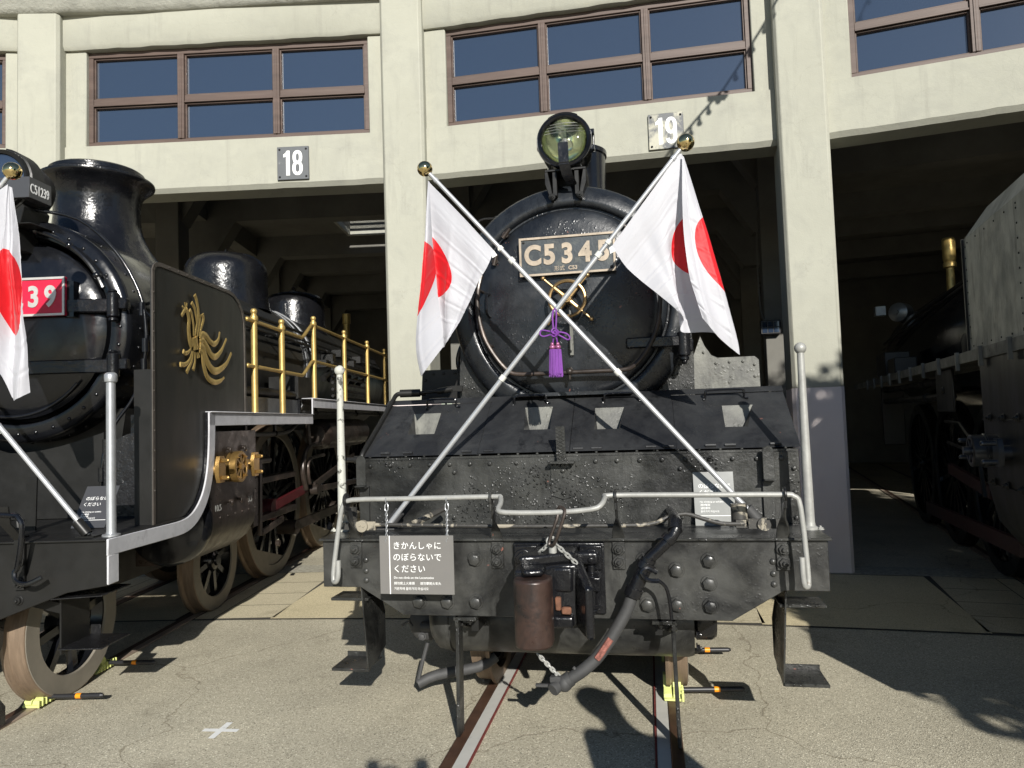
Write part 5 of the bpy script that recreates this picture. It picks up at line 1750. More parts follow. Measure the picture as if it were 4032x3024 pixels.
# ------------------------------------------------------------------ right engine, mostly in shadow
C = engine('steam_locomotive', F20, 'dark steam engine with streaked smoke deflector toned pale with reflected light, half hidden at the right')
for sx in (-1, 1):
    def X(a, b):
        return tuple(sorted((sx*a, sx*b)))
    g = G()
    g.prism([(2.20, 2.10), (2.20, 2.94), (.0, 2.94), (-.15, 2.80), (-.15, 2.10)], 'x', *X(1.375, 1.385))
    # the top leans inward above a bend
    vs = [(sx*1.385, 2.20, 2.94), (sx*1.385, 0, 2.94), (sx*1.30, .1, 3.10), (sx*1.30, 1.9, 3.10), (sx*1.375, 2.20, 2.94), (sx*1.375, 0, 2.94), (sx*1.29, .1, 3.10), (sx*1.29, 1.9, 3.10)]
    g.add(vs, [(0, 1, 2, 3), (7, 6, 5, 4), (1, 2, 6, 5), (2, 3, 7, 6), (3, 0, 4, 7)])
    df = make('smoke_deflector', g, MT['streaky'], C)
    g = G()
    g.box(*X(1.37, 1.40), 2.195, 2.215, 2.1, 2.945)
    for i in range(9):
        g.rivet((sx*1.385, 2.16, 2.2+.085*i), (sx, 0, 0), .007)
        g.rivet((sx*1.385, 1.05, 2.15+.09*i), (sx, 0, 0), .007)
        g.rivet((sx*1.385, 2.1-.21*i, 2.90), (sx, 0, 0), .007)
        g.rivet((sx*1.385, 2.1-.21*i, 2.14), (sx, 0, 0), .007)
    make('deflector_rim', g, MT['satin'], df)
    g = G()
    g.box(*X(.75, 1.40), -.3, 9, 2.065, 2.105)
    g.box(*X(1.385, 1.405), -.3, 9, 2.03, 2.11)
    for i in range(12):
        g.box(*X(1.40, 1.425), .6+.62*i, .63+.62*i, 1.98, 2.12)
    make('running_board', g, MT['wx_pale'], C)
    g = G()
    g.prism([(sx*1.385, 2.03), (sx*1.38, 1.15), (sx*1.33, .9), (sx*1.2, .72), (sx*1.0, .66), (sx*.75, .66), (sx*.75, 2.03)], 'y', .55, 2.0)
    for i in range(5):
        for z in (1.62, 1.18):
            g.nut((sx*1.385, .7+.28*i, z), (sx, 0, 0), .022)
    g.box(*X(1.384, 1.390), .55, 2.0, 1.60, 1.612).box(*X(1.384, 1.390), .55, 2.0, 1.16, 1.168)
    cy = make('cylinder', g, MT['deflector'], C, .006)
    g = G()
    vc = (sx*1.385, 1.74, 1.40)
    o = (sx, 0, 0)
    g.lathe([(.105, -.02), (.108, .06), (.116, .065), (.116, .075), (.109, .08), (.109, .15), (.10, .155), (.083, .155), (.08, .13), (.001, .13)], vc, o, 36)
    for i in range(6):
        t = 2*math.pi*i/6
        d = Vector((0, math.cos(t), math.sin(t)))
        g.bar([Vector(vc)+Vector((sx*.143, 0, 0)) + d*.02, Vector(vc)+Vector((sx*.143, 0, 0)) + d*.085], Vector((0, -d.z, d.y))*.010, (.008, 0, 0))
    g.cyl((sx*1.50, 1.74, 1.40), (sx*1.58, 1.74, 1.40), .03, n=14)
    dps = pbr('shade_darkened_polished_steel', (.10, .105, .115), .28, metal=.8, var=.2, vs=8)  # steel colour darkened to stand in for the shade around it
    make('valve_cover', g, dps, cy)
    for y in (1.47, 2.02):
        g = G()
        g.prism([(y-.04, 1.31), (y-.06, 1.36), (y-.06, 1.44), (y-.04, 1.49), (y+.04, 1.49), (y+.06, 1.44), (y+.06, 1.36), (y+.04, 1.31)], 'x', *X(1.43, 1.46))
        g.cyl((sx*1.38, y, 1.40), (sx*1.44, y, 1.40), .045)
        for z in (1.34, 1.46):
            g.cyl((sx*1.46, y, z), (sx*1.53, y, z), .018, n=10)
            g.sph((sx*1.53, y, z), .018, 10)
        make('valve_flange', g, dps, cy)
    make('cover_recess', G().lathe([(.0005, .1315), (.08, .1315)], vc, o, 24), MT['satin'], cy)
    make('hanging_panel', G().box(*X(1.32, 1.34), 3.0, 3.6, 1.66, 2.03).box(*X(1.335, 1.36), 3.28, 3.34, 1.82, 1.88), MT['deflector'], C, .01)
    g = G()
    for z in (1.95, 1.80):
        g.tube([(sx*1.25, 3.4, z), (sx*1.25, 7.0, z)], .035, 8)
        g.torus((sx*1.25, 4.4, z), (0, 1, 0), .04, .012, 12, 6)
    g.tube([(sx*1.28, 2.6, 1.36), (sx*1.28, 3.1, 1.56), (sx*1.28, 3.6, 1.57)], .016, 6)
    g.tube([(sx*1.28, 2.6, 1.36), (sx*1.28, 2.55, 1.15), (sx*1.28, 2.5, 1.0)], .016, 6)
    g.tube([(sx*1.28, 2.75, 1.33), (sx*1.28, 3.55, 1.38)], .016, 6)
    make('side_pipe', g, MT['satin'], C)
    make('main_rod', G().bar([(sx*1.2, 2.6, 1.02), (sx*1.2, 3.9, 1.12)], (0, 0, .05), (.02, 0, 0)).bar([(sx*1.2, 2.0, .70), (sx*1.2, 5, .62)], (0, 0, .06), (.02, 0, 0)), pbr('shade_darkened_red_rod', (.03, .008, .008), .5, var=.3, vs=6), C)  # red taken almost to black to stand in for shade
    for y in (.8, 2.6):
        wheel(C, sx*.66, y, .43, 10, sx, mrim=MT['satin'], mtread=MT['satin'])  # black rims and treads on these wheels stand in for shade
    for y in (4.6, 6.4, 8.2):
        wheel(C, sx*.66, y, .875, 16, sx, name='driving_wheel', mrim=MT['satin'], mtread=MT['satin'])
    g = G()
    g.box(*X(1.0, 1.3), 6.6, 7.3, 2.11, 2.45).box(*X(1.05, 1.3), 5.9, 6.4, 2.11, 2.33).box(*X(1.0, 1.28), 7.2, 7.25, 1.2, 2.0)
    make('tool_box', g, MT['deflector'], C, .01)
    g = G()
    g.tube([(sx*.55, 5.2, 3.18), (sx*.80, 7.0, 2.98), (sx*.93, 9.0, 2.75)], .022, 6)
    g.tube([(sx*.70, 4.6, 3.05), (sx*.86, 7.0, 2.86), (sx*.95, 9.0, 2.65)], .014, 6)
    g.tube([(sx*.5, 4.0, 3.3), (sx*.70, 4.0, 3.1), (sx*.86, 4.0, 2.75), (sx*.9, 4.0, 2.45)], .025, 8, smooth=4)
    g.tube([(sx*.5, 3.6, 3.3), (sx*.70, 3.6, 3.1), (sx*.86, 3.6, 2.75), (sx*.9, 3.6, 2.45)], .025, 8, smooth=4)
    g.lathe([(.001, 0), (.11, .0), (.12, .03), (.12, .22), (.1, .26), (.001, .26)], (sx*1.0, 3.2, 2.12), (0, .25, 1), 16)
    g.lathe([(.001, 0), (.09, .0), (.10, .03), (.10, .2), (.08, .24), (.001, .24)], (sx*1.02, 3.55, 2.12), (0, .1, 1), 16)
    make('boiler_pipes', g, MT['satin'], C)
g = G().lathe([(.66, .9), (.80, .93), (.83, 1.0), (.83, 2.8), (.84, 2.82), (.84, 9.5), (.001, 9.5)], (0, 0, 2.55), (0, 1, 0), 56)
g.lathe([(.845, 3.1), (.86, 3.1), (.86, 3.18), (.845, 3.18)], (0, 0, 2.55), (0, 1, 0), 56)
make('boiler', g, MT['black'], C, ang=40)
make('smokebox_door', G().lathe([(.001, .86), (.4, .88), (.6, .92), (.66, .96)], (0, 0, 2.55), (0, 1, 0), 48), MT['satin'], C)
make('chimney', G().lathe([(.5, 3.2), (.33, 3.4), (.3, 3.5), (.3, 3.85), (.33, 3.9), (.28, 3.9)], (0, 1.7, 0), (0, 0, 1), 40), MT['black'], C)
g = G()
for x in (-.55, -.30):
    g.lathe([(.05, 3.1), (.045, 3.44), (.075, 3.45), (.075, 3.50), (.062, 3.52), (.075, 3.55), (.075, 3.80), (.06, 3.82), (.001, 3.82)], (x, 6.3, 0), (0, 0, 1), 18)
make('safety_valve', g, MT['brasspaint'], C)
g = G()
g.lathe([(.001, -.16), (.10, -.15), (.155, -.08), (.155, .12), (.10, .16), (.04, .165), (.04, .2), (.001, .2)], (-.62, 9.2, 3.27), (-.6, -.8, 0), 24)
g.box(-1.0, -.85, 9.2, 9.4, 3.25, 3.40)
make('turbo_generator', g, MT['steelpost'], C)
make('buffer_beam', G().box(-1.35, 1.35, -.4, -.36, .75, 1.1).box(-1.38, 1.38, -.4, 1.0, 1.1, 1.115), MT['satin'], C)
make('frame_plate', G().box(-.52, -.48, -.36, 9.2, .55, 1.1).box(.48, .52, -.36, 9.2, .55, 1.1), MT['satin'], C)

# ------------------------------------------------------------------ flags, tassel
def cloth(cols, vs_, nu=120, nv=110, amp=.008, seed=0):
    """cols: lists of (x, y, z) from the staff down; vs_: where across the flag (0 top .. 1 bottom hem) each column lies"""
    g = G()
    g.uv = []
    m = len(cols)
    rows = []
    for j in range(nv+1):
        tj = (m-1)*j/nv
        v = crom([(q,) for q in vs_], tj)[0]
        line = [crom([c[k] for c in cols], tj) for k in range(len(cols[0]))]
        # arc length along the fly
        pts = [Vector(crom(line, (len(line)-1)*i/nu)) for i in range(nu+1)]
        acc = [0]
        for i in range(nu):
            acc.append(acc[-1] + (pts[i+1]-pts[i]).length)
        for i in range(nu+1):
            u = acc[i]/acc[-1]
            p = pts[i]
            w = min(1, u*3)
            p = p + Vector((0, amp*w*(math.sin(9*v+7*u+seed) + .8*math.sin(23*v-5*u+seed*2) + 1.5*noise.noise((u*4, v*5, seed))), 0))
            def crease(q, per):
                k = round(q/per)
                return (1 if k % 2 else -1)*math.exp(-((q-k*per)/.016)**2)
            tri = lambda q, per: abs((q/per) % 2 - 1)
            p = p + Vector((0, w*(.0055*crease(u*1.5+.02*seed, .205) + .0055*crease(v+.01*seed, .19) + .012*tri(u*1.5+.02*seed, .205) + .010*tri(v+.01*seed, .19)), 0))
            rows.append(p)
            g.uv.append((u*1.5, v))
    g.v = [tuple(p) for p in rows]
    w = nu+1
    g.f = [(j*w+i, j*w+i+1, (j+1)*w+i+1, (j+1)*w+i) for j in range(nv) for i in range(nu)]
    return g

def flag(F, p0, p1, ballr, cols, vs_, label, tie, seed=0):
    t = empty('national_flag', F[0], F[1])
    tag(t, label, 'flag', 'white flags with a red disc on crossed staffs')
    p0, p1 = Vector(p0), Vector(p1)
    d = (p1-p0).normalized()
    L0 = (p1-p0).length
    g = G()
    g.cyl(p0, p0+d*L0*.40, .0155, n=16)
    g.cyl(p0+d*L0*.40, p0+d*L0*.72, .0145, n=16)
    g.cyl(p0+d*L0*.72, p1-d*ballr, .013, n=16)
    g.cyl(p1-d*(ballr+.07), p1-d*(ballr+.05), .0165, n=16)
    st = make('flag_staff', g, MT['alu'], t)
    g = G()
    for q in (.40, .72):
        g.cyl(p0+d*(L0*q-.02), p0+d*(L0*q+.012), .0195, n=16)
    c = Vector(tie)
    q = p0 + d*((c-p0).dot(d))
    g.cyl(q-d*.012, q+d*.012, .018, n=16)
    make('staff_collar', g, pbr('milky_plastic', (.62, .62, .58), .4), st)
    g = G().sph(p1, ballr, 28)
    g.cyl(p1-d*(ballr+.03), p1-d*ballr*.9, .012, n=12)
    make('gold_finial', g, MT['gold'], t)
    ca = make('flag_cloth', cloth(cols, vs_, seed=seed), MT['flag'], t, ang=180)
    g = G()
    g.tube([c, c.lerp(q, .5)+Vector((0, -.01, .005)), q], .004, 5)
    g.add([tuple(Vector(cols[-1][0])+Vector(a)) for a in ((0, -.004, 0), (.02, -.004, -.03), (-.01, -.004, -.045), (-.015, -.004, -.01))], [(0, 1, 2, 3)])
    make('corner_tie', g, MT['whitepaint'], ca)
    return t
def lay(cols, y0, ys):
    return [[(x, y0 + dy*min(1, .15+.85*i/2.0), z) for i, (x, z) in enumerate(c)] for c, dy in zip(cols, ys)]
# staff rising to the left
Lc = [[(-.757, 3.175), (-.742, 2.878), (-.715, 2.595), (-.702, 2.370), (-.679, 2.163)],
      [(-.768, 3.187), (-.799, 2.827), (-.845, 2.435), (-.869, 2.179), (-.840, 1.988)],
      [(-.749, 3.163), (-.763, 2.858), (-.759, 2.587), (-.755, 2.340), (-.743, 2.150)],
      [(-.564, 2.954), (-.605, 2.755), (-.645, 2.556), (-.680, 2.358), (-.702, 2.170)],
      [(-.372, 2.725), (-.416, 2.629), (-.475, 2.544), (-.571, 2.362), (-.673, 2.202)]]
flag(F53, (1.073, .335, 1.10), (-.791, .335, 3.268), .047, lay(Lc, .325, (-.075, -.03, .045, .01, .0)), [.22, .42, .60, .80, 1.0],
     'white flag with red disc hanging left of the round engine door', (-.345, .325, 2.725), 1.0)
Rc = [[(.742, 3.175), (.728, 2.809), (.743, 2.512), (.776, 2.353), (.806, 2.236)],
      [(.747, 3.171), (.786, 2.804), (.823, 2.486), (.854, 2.296), (.886, 2.133)],
      [(.752, 3.168), (.855, 2.766), (.938, 2.394), (.994, 2.122), (1.005, 2.029)],
      [(.746, 3.160), (.790, 2.800), (.820, 2.480), (.86, 2.30), (.89, 2.16)],
      [(.720, 3.182), (.700, 2.864), (.676, 2.601), (.688, 2.421), (.703, 2.179)],
      [(.537, 2.954), (.591, 2.767), (.644, 2.572), (.678, 2.412), (.711, 2.242)],
      [(.327, 2.690), (.406, 2.563), (.525, 2.443), (.644, 2.330), (.702, 2.264)]]
flag(F53, (-1.073, .305, 1.10), (.766, .305, 3.254), .050, lay(Rc, .295, (-.085, -.05, .0, .05, .06, .01, .0)), [.05, .225, .43, .60, .765, .88, 1.0],
     'white flag with red disc hanging right of the round engine door', (.305, .295, 2.72), 3.0)
Ac = [[(.545, 3.122), (.556, 2.869), (.566, 2.590), (.587, 2.312), (.616, 2.155)], [(.664, 3.212), (.622, 2.773), (.609, 2.496), (.615, 2.238), (.630, 2.127)],
      [(.670, 3.212), (.660, 2.864), (.671, 2.493), (.686, 2.171), (.687, 1.943)], [(.687, 3.204), (.717, 2.862), (.746, 2.536), (.775, 2.214), (.748, 1.927)],
      [(.698, 3.199), (.745, 2.823), (.779, 2.489), (.808, 2.185), (.811, 1.966)]]
Ac = [[(.30, 2.80), (.36, 2.65), (.43, 2.48), (.50, 2.30), (.56, 2.2)]] + Ac
flag(F51, (-1.14, .085, 1.12), (.69, .085, 3.305), .052, lay(Ac, .075, (.0, .01, -.05, .02, -.06, -.02))[::-1], [.20, .36, .54, .76, .90, 1.0],
     'white flag with red disc at the left picture edge beside the crimson number plate', (.30, .075, 2.82), 5.0)
Bc = [[(-x, z) for x, z in c] for c in Ac]
flag(F51, (1.14, .115, 1.12), (-.69, .115, 3.305), .052, lay(Bc, .105, (.0, .01, -.05, .02, -.06, -.02))[::-1], [.20, .36, .54, .76, .90, 1.0],
     'silver flag staff in the deck socket beside the silver post, cloth out of view', (-.30, .105, 2.82), 8.0)

T = empty('tassel', F53[0], F53[1])
tag(T, 'purple knotted cord tassel hanging where the two flag staffs cross', 'tassel')
y = .262
g = G()
g.tube([(-.020, y, 2.335), (-.027, y, 2.30), (-.024, y, 2.225)], .0055, 7, smooth=2)
g.tube([(-.004, y, 2.335), (-.004, y, 2.30), (-.010, y, 2.225)], .0055, 7, smooth=2)
g.tube([(-.020, y, 2.335), (-.012, y, 2.345), (-.004, y, 2.335)], .0055, 7)
g.tube([(-.02, y-.006, 2.205), (-.06, y, 2.217), (-.094, y, 2.222), (-.103, y, 2.200), (-.085, y, 2.186), (-.05, y, 2.192), (-.02, y-.006, 2.200)], .005, 7, smooth=3)
g.tube([(-.01, y-.006, 2.205), (.02, y, 2.205), (.055, y, 2.192), (.069, y, 2.168), (.055, y, 2.160), (.03, y, 2.175), (-.01, y-.006, 2.198)], .005, 7, smooth=3)
for c, r_ in (((-.017, y-.012, 2.212), .016), ((-.017, y-.012, 2.196), .016), ((-.008, y-.01, 2.204), .014)):
    g.torus(c, (random.uniform(-.3, .3), 1, random.uniform(-.4, .4)), r_, .0055, 14, 6)
g.tube([(-.022, y, 2.195), (-.028, y, 2.16), (-.030, y, 2.14)], .005, 6, smooth=2)
g.tube([(-.012, y, 2.195), (-.006, y, 2.16), (-.004, y, 2.14)], .005, 6, smooth=2)
make('cord', g, MT['purple'], T, ang=60)
g = G()
for x in (-.034, -.002):
    g.sph((x, y, 2.138), .012, 10).sph((x, y, 2.120), .019, 12, (1, 1, .8))
make('tassel_cap', g, pbr('gold_purple_cap', (.30, .10, .20), .35, metal=.4, var=.4, vs=60), T)
g = G()
for k in range(150):
    a, q = random.uniform(0, 2*math.pi), math.sqrt(random.random())
    x, yy = -.018 + .036*q*math.cos(a), y + .022*q*math.sin(a)
    zl = random.uniform(1.945, 1.972)
    x2 = -.018 + (x+.018)*1.12 + random.uniform(-.003, .003)
    g.tube([(x, yy, 2.108), ((x+x2)/2, yy, 2.04), (x2, yy, zl)], .0023, 4, cap=False)
make('fringe', g, MT['purple'], T)

# ------------------------------------------------------------------ notices
N1 = empty('notice_sign', F53[0], F53[1])
tag(N1, 'warm grey hanging notice with white lettering, chained to the rod across the middle buffer beam', 'sign', None)
x0, x1, z0, z1 = -.950, -.541, .808, 1.115
make('board', G().box(x0, x1, -.150, -.143, z0, z1), MT['signgrey'], N1, .001)
make('white_line', G().box(x0+.054, x0+.059, -.1512, -.1495, z0, z1), MT['letter'], N1)
L = [('きかんしゃに', .044, 1.047), ('のぼらないで', .044, .986), ('ください', .044, .925)]
parts = [dict(name='l', body=b, size=s_, loc=(x0+.074, -.1502, z), ext=.0006, bold=0.0, space=1.06) for b, s_, z in L]
parts += [dict(name='l', body='Do not climb on the Locomotive', size=.0165, loc=(x0+.077, -.1502, .889), ext=.0006, bold=0.0),
          dict(name='l', body='請勿爬上火車頭', size=.0165, loc=(x0+.077, -.1502, .859), ext=.0006, bold=0.0),
          dict(name='l', body='请勿攀爬火车头', size=.0165, loc=(x0+.222, -.1502, .859), ext=.0006, bold=0.0),
          dict(name='l', body='기관차에 올라가지 마십시오', size=.0165, loc=(x0+.077, -.1502, .831), ext=.0006, bold=0.0)]
join_text('lettering', parts, MT['letter'], N1)
for xh in (-.911, -.575):
    g = G()
    g.torus((xh, -.13, 1.30), (1, 0, 0), .0165, .003, 16, 5)
    g.tube([(xh, -.13, 1.285), (xh+.008, -.135, 1.275), (xh+.008, -.135, 1.25), (xh, -.137, 1.243), (xh-.008, -.135, 1.25), (xh-.008, -.135, 1.275)], .003, 5, closed=True, smooth=2)
    chain(g, (xh, -.136, 1.246), (xh, -.146, 1.082), 12, r=.0024, L=.018)
    make('hanging_chain', g, MT['steelpost'], N1)

def leaning_notice(F, x0, x1, z0, yb, yt, h, mat, skew, label, lines, strip=True):
    t = empty('notice_sign', F[0], F[1])
    tag(t, label, 'sign')
    n = empty('board', (0, 0, 0))
    bpy.data.objects.remove(n)
    w = x1-x0
    tilt = math.atan2(yt-yb, h)
    mw = Matrix.Translation((x0, yb, z0)) @ Euler((-tilt, 0, 0)).to_matrix().to_4x4()
    H = math.hypot(h, yt-yb)
    def sk(o):
        me = o.data
        sh = Matrix.Identity(4)
        sh[0][2] = skew
        me.transform(mw @ sh)
        return o
    bd = sk(make('board', G().box(0, w, 0, .006, 0, H), mat, t))
    if strip:
        sk(make('white_line', G().box(.012, w-.012, -.0012, .0005, H*.175, H*.185), MT['letter'], t))
    parts = [dict(name='l', body=b, size=s_, loc=(x, -.0004, z*H), ext=.0006, bold=bo) for b, s_, x, z, bo in lines]
    sk(join_text('lettering', parts, MT['letter'], t))
    return t
leaning_notice(F53, .729, .951, 1.08, .385, .445, .296, MT['signpale'], 0.0, 'weathered pale grey notice leaning on the front plate of the middle engine',
               [('のぼらないで', .030, .025, .70, 0.0), ('ください', .030, .025, .58, 0.0), ('No climbing on exhibits', .0135, .030, .425, 0.0), ('請勿攀爬', .0135, .032, .365, 0.0), ('请勿攀爬', .0135, .032, .305, 0.0), ('올라가지 마십시오', .0135, .032, .245, 0.0)])
leaning_notice(F51, .80, 1.02, 1.115, .45, .62, .25, MT['signdark'], .0, 'dark grey notice lying tilted on the deck of the left engine beside the silver post',
               [('のぼらないで', .030, .025, .66, 0.0), ('ください', .030, .02, .52, 0.0), ('No climbing on exhibits', .0135, .03, .36, 0.0), ('請勿攀爬', .0135, .032, .30, 0.0), ('请勿攀爬', .0135, .032, .25, 0.0), ('올라가지 마십시오', .0135, .032, .21, 0.0)])

# ------------------------------------------------------------------ wheel chocks
def chock(F, x, y, face, label, swing):
    t = empty('wheel_chock', F[0], F[1])
    tag(t, label, 'wheel chock', 'yellow wheel chocks on the rails')
    def P(poly, a, b):
        return [(x+q, y+face*p, z) for p, z in poly for q in (a,)], None
    g = G()
    prof = [(-.02, .013), (.18, .013), (.17, .05), (.12, .075), (.115, .06), (.095, .062), (.09, .09), (.06, .125), (.02, .13), (.01, .11), (.05, .06), (-.02, .018)]
    for a, b in ((-.052, -.004), (.004, .052)):
        g.prism([(y+face*(p-.10), z) for p, z in prof], 'x', x+a, x+b)
    g.box(x-.05, x+.05, y-.09, y+.07, .014, .03)
    for i in range(6):
        g.box(x+.052, x+.066, y+face*(-.08+.035*i)-.005, y+face*(-.08+.035*i)+.005, .016, .075-.006*abs(i-3))
    make('chock_body', g, MT['yellow'], t, .004)
    g = G()
    p0 = Vector((x+.05, y+face*.01, .055))
    d = Vector((1, swing, .015)).normalized()
    g.cyl(p0, p0+d*.20, .014, n=14)
    g.cyl(p0+d*.23, p0+d*.36, .0155, n=14)
    for i in range(4):
        g.torus(p0+d*(.28+.015*i), d, .0155, .0015, 14, 4)
    g.cyl(p0+d*.36, p0+d*.375, .0155, .008, n=14)
    h = make('chock_handle', g, MT['plasticblack'], t)
    make('reflector_band', G().cyl(p0+d*.198, p0+d*.232, .0165, n=14), MT['amber'], h)
chock(F51, .565, .50, -1, 'yellow wheel chock before the front wheel of the left engine', -.02)
chock(F51, .565, 1.12, 1, 'yellow wheel chock half hidden behind the front wheel of the left engine', -.10)
chock(F53, .565, .70, -1, 'yellow wheel chock on the right rail before the wheel of the middle engine', .09)
chock(F53, .565, 1.42, 1, 'wheel chock with black handle behind the right wheel of the middle engine', .06)

# ------------------------------------------------------------------ string of small lights above the yard (its shadow falls on the shed)
SL = empty('light_string', F53[0], F53[1])
tag(SL, 'sagging cable of small bulbs with one flood lamp, strung above the yard', 'string lights')
tt = 3.0
sx_, sy_, sz_ = math.sin(R(SUN_AZ-10.694)), math.cos(R(SUN_AZ-10.694)), -math.tan(R(SUN_EL))
pts = []
for i, (x, z) in enumerate(((.55, 4.42), (.80, 4.66), (1.009, 4.885), (1.21, 5.10), (1.424, 5.33), (1.70, 5.70), (1.978, 6.10), (2.25, 6.55), (2.55, 7.10))):
    k = 3.4 - .12*i
    pts.append(Vector((x - sx_*k, 4.4 - sy_*k, z - sz_*k)))
pts = [pts[0]+ (pts[0]-pts[1])*1.0] + pts
g = G().tube(pts, .016, 6, smooth=4)
make('cable', g, MT['plasticblack'], SL)
g = G()
for i in range(len(pts)-1):
    for f_ in (0, .5):
        c = pts[i].lerp(pts[i+1], f_)
        g = G()
        g.cyl(c, c-Vector((0, 0, .06)), .018, n=8)
        g.sph(c-Vector((0, 0, .085)), .032, 8)
        make('bulb', g, MT['plasticblack'], SL)
c = pts[5]
make('flood_lamp', G().box(c.x-.10, c.x+.10, c.y-.05, c.y+.05, c.z-.06, c.z+.04), MT['plasticblack'], SL, .01)

# ------------------------------------------------------------------ people standing behind and beside the camera, whose shadows fall on the asphalt
def person(loc, rz, H, arms, label, hat=False):
    t = empty('person', loc, rz)
    tag(t, label, 'person', 'onlookers in front of the engines')
    k = H/1.75
    def skin(name, verts, edges, rad, mat, sub=2):
        me = bpy.data.meshes.new(name)
        me.from_pydata([tuple(c*k for c in v) for v in verts], edges, [])
        me.materials.append(mat)
        o = bpy.data.objects.new(name, me)
        COL.objects.link(o)
        o.parent = t
        m_ = o.modifiers.new('skin', 'SKIN')
        for i, r in enumerate(rad):
            me.skin_vertices[0].data[i].radius = (r[0]*k, r[1]*k) if isinstance(r, tuple) else (r*k, r*k)
        me.skin_vertices[0].data[0].use_root = True
        m_.use_smooth_shade = True
        o.modifiers.new('sub', 'SUBSURF').levels = sub
        o.modifiers['sub'].render_levels = sub
        return o
    if arms == 'camera':
        armR = [(.24, .02, 1.15), (.16, .26, 1.40), (.10, .30, 1.52)]
        armL = [(-.24, .02, 1.15), (-.16, .26, 1.40), (-.13, .30, 1.52)]
    else:
        armR = [(.27, -.02, 1.13), (.29, .04, .88), (.28, .06, .80)]
        armL = [(-.27, -.02, 1.13), (-.29, .04, .88), (-.28, .06, .80)]
    v = [(0, 0, .95), (0, .0, 1.12), (0, -.01, 1.30), (0, -.015, 1.43), (0, -.005, 1.51), (0, .0, 1.58), (0, .01, 1.66), (0, .0, 1.715),
         (.17, -.01, 1.41), (-.17, -.01, 1.41)] + armR + armL + [(.10, 0, .88), (.105, .015, .50), (.11, -.02, .09), (.115, .12, .035), (-.10, 0, .88), (-.105, .015, .50), (-.11, -.02, .09), (-.115, .12, .035)]
    e = [(0, 1), (1, 2), (2, 3), (3, 4), (4, 5), (5, 6), (6, 7), (3, 8), (3, 9), (8, 10), (10, 11), (11, 12), (9, 13), (13, 14), (14, 15), (0, 16), (16, 17), (17, 18), (18, 19), (0, 20), (20, 21), (21, 22), (22, 23)]
    r = [(.15, .11), (.13, .10), (.15, .11), (.11, .08), .055, .085, .10, .06, .06, .06, .045, .035, .03, .045, .035, .03, .085, .055, .04, .035, .085, .055, .04, .035]
    body = skin('body', v, e, r, MT['skin'])
    skin('coat', v[:4] + v[8:12] + v[13:15], [(0, 1), (1, 2), (2, 3), (3, 4), (3, 5), (4, 6), (6, 7), (5, 8), (8, 9)],
         [(.185, .145), (.17, .135), (.19, .145), (.13, .10), .085, .085, .07, .055, .07, .055], MT['coatcloth'])
    skin('trousers', [v[0], v[16], v[17], v[18], v[20], v[21], v[22]], [(0, 1), (1, 2), (2, 3), (0, 4), (4, 5), (5, 6)],
         [(.17, .13), .10, .075, .062, .10, .075, .062], MT['trouser'])
    g = G()
    g.sph((0, -.012*k, 1.665*k), .112*k, 18, (.88, 1.0, .98))
    make('hair', g, MT['hair'], t)
    g = G()
    for s_ in (-1, 1):
        g.sph((s_*.034*k, .092*k, 1.64*k), .011*k, 8)
    make('eyes', g, MT['plasticblack'], body)
    hands = G()
    for a, s_ in ((armR, 1), (armL, -1)):
        w = Vector(a[-1])*k
        up = Vector((0, .02, .09)) if arms == 'camera' else Vector((0, .02, -.09))
        hands.sph(w + up*.45*k, .036*k, 10, (.75, .6, 1.15))
        for i in range(4):
            b = w + up*k*.85 + Vector((s_*(.024-.016*i)*k, 0, 0))
            tip = b + up*k*(.72 - .06*abs(i-1.3)) + Vector((0, -.012, 0))
            hands.tube([b, b.lerp(tip, .5)+Vector((0, .006, 0)), tip], .0085*k, 6)
        hands.tube([w + up*.3*k + Vector((-s_*.02*k, 0, 0)), w + up*.75*k + Vector((-s_*.05*k, .01, 0)), w + up*1.1*k + Vector((-s_*.05*k, .015, 0))], .0095*k, 6)
    make('hands', hands, MT['skin'], t)
    if hat:
        g = G().lathe([(.001, .10), (.07, .09), (.11, .05), (.115, .0), (.112, -.01)], (0, -.012*k, 1.67*k), (0, 0, 1), 20)
        g.box(-.07*k, .07*k, .08*k, .18*k, 1.655*k, 1.668*k)
        make('cap', g, MT['trouser'], t)
    return t
person((1.17, .70, 0), R(-20), 1.80, 'down', 'person in a dark coat and cap standing outside the frame on the right', hat=True)
person((.10, -.40, 0), R(0), 1.86, 'camera', 'tall person in a dark coat raising both hands to take the picture')

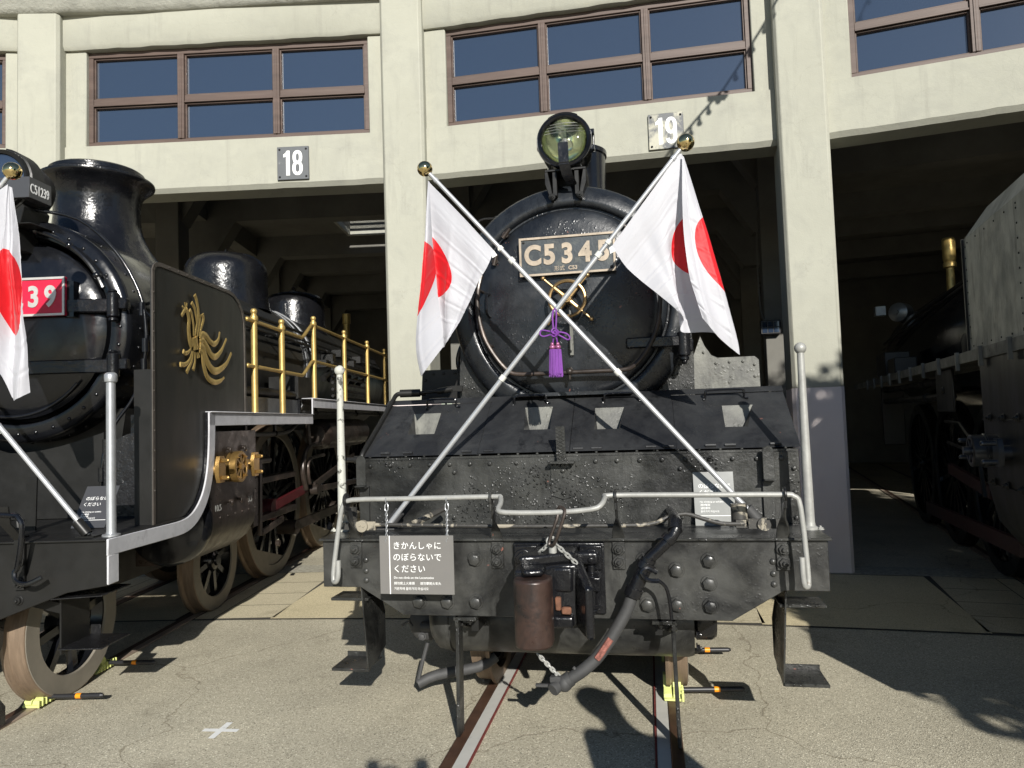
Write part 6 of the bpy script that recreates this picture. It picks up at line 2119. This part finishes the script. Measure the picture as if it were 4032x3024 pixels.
# ------------------------------------------------------------------ tree behind the camera on the right, shading the right-hand engine
def shade_point(s_, h, w):
    d = Vector((math.sin(R(SUN_AZ)), math.cos(R(SUN_AZ)), 0))
    pr = Vector((d.y, -d.x, 0))
    return pr*s_ + d*w + Vector((0, 0, h - w*math.tan(R(SUN_EL))))
blobs = [(3.48, 1.55, .40), (3.72, 2.05, .52), (3.95, 2.55, .55), (4.15, 2.95, .55), (4.3, 1.7, .85), (4.72, 3.6, .85), (5.05, 4.35, .75), (4.78, 4.85, .42), (5.3, 2.7, 1.0), (5.9, 3.8, 1.0), (5.2, 1.5, .8), (4.15, 1.2, .6), (6.2, 2.4, 1.0), (6.1, 4.9, .8), (4.9, 2.4, .8), (5.5, 4.7, .8), (5.45, 5.3, .6), (6.0, 5.7, .8), (4.45, 2.3, .6), (5.6, 3.3, .8), (6.2, 5.8, 1.0), (7.2, 5.2, 1.3), (8.2, 5.0, 1.2), (7.0, 3.4, 1.2), (8.2, 3.0, 1.2), (7.0, 6.5, .9), (8.0, 6.5, 1.0), (7.4, 1.8, 1.2), (9.4, 5.5, 1.0), (9.0, 4.6, .8)]
tw = -2.4
TR = empty('tree', (shade_point(5.2, 0, tw).x, shade_point(5.2, 0, tw).y, 0))
tag(TR, 'leafy evergreen tree behind the viewer that shades the right-hand engine', 'tree')
base = TR.location
g = G()
g.tube([(0, 0, -.1), (.03, 0, 1.0), (-.02, .03, 2.0), (.05, 0, 3.2), (.02, .02, 4.6)], .16, 10, smooth=3, taper=lambda t: 1-.75*t)
for s_, h, r_ in blobs:
    c = shade_point(s_, h, tw) - Vector(base)
    g.tube([(0, 0, max(1.2, c.z-1.2)), Vector((c.x*.5, c.y*.5, c.z-.35)), c], .05, 6, smooth=3, taper=lambda t: 1-.7*t)
make('trunk', g, MT['bark'], TR)
g = G()
rnd = random.Random(3)
for s_, h, r_ in blobs:
    c0 = shade_point(s_, h, tw)
    for i in range(int(850*r_*r_)+60):
        q = Vector((rnd.gauss(0, 1), rnd.gauss(0, 1), rnd.gauss(0, 1))).normalized()*r_*rnd.random()**.4
        c = c0 + q - Vector(base)
        a = Vector((rnd.gauss(0, 1), rnd.gauss(0, 1), rnd.gauss(0, 1))).normalized()
        b = a.orthogonal().normalized()
        l_, w_ = rnd.uniform(.07, .13), rnd.uniform(.03, .055)
        n_ = a.cross(b)*.012
        g.add([c-a*l_, c-b*w_+n_, c+a*l_, c+b*w_+n_], [(0, 1, 2), (0, 2, 3)])
make('crown', g, MT['leaf'], TR)
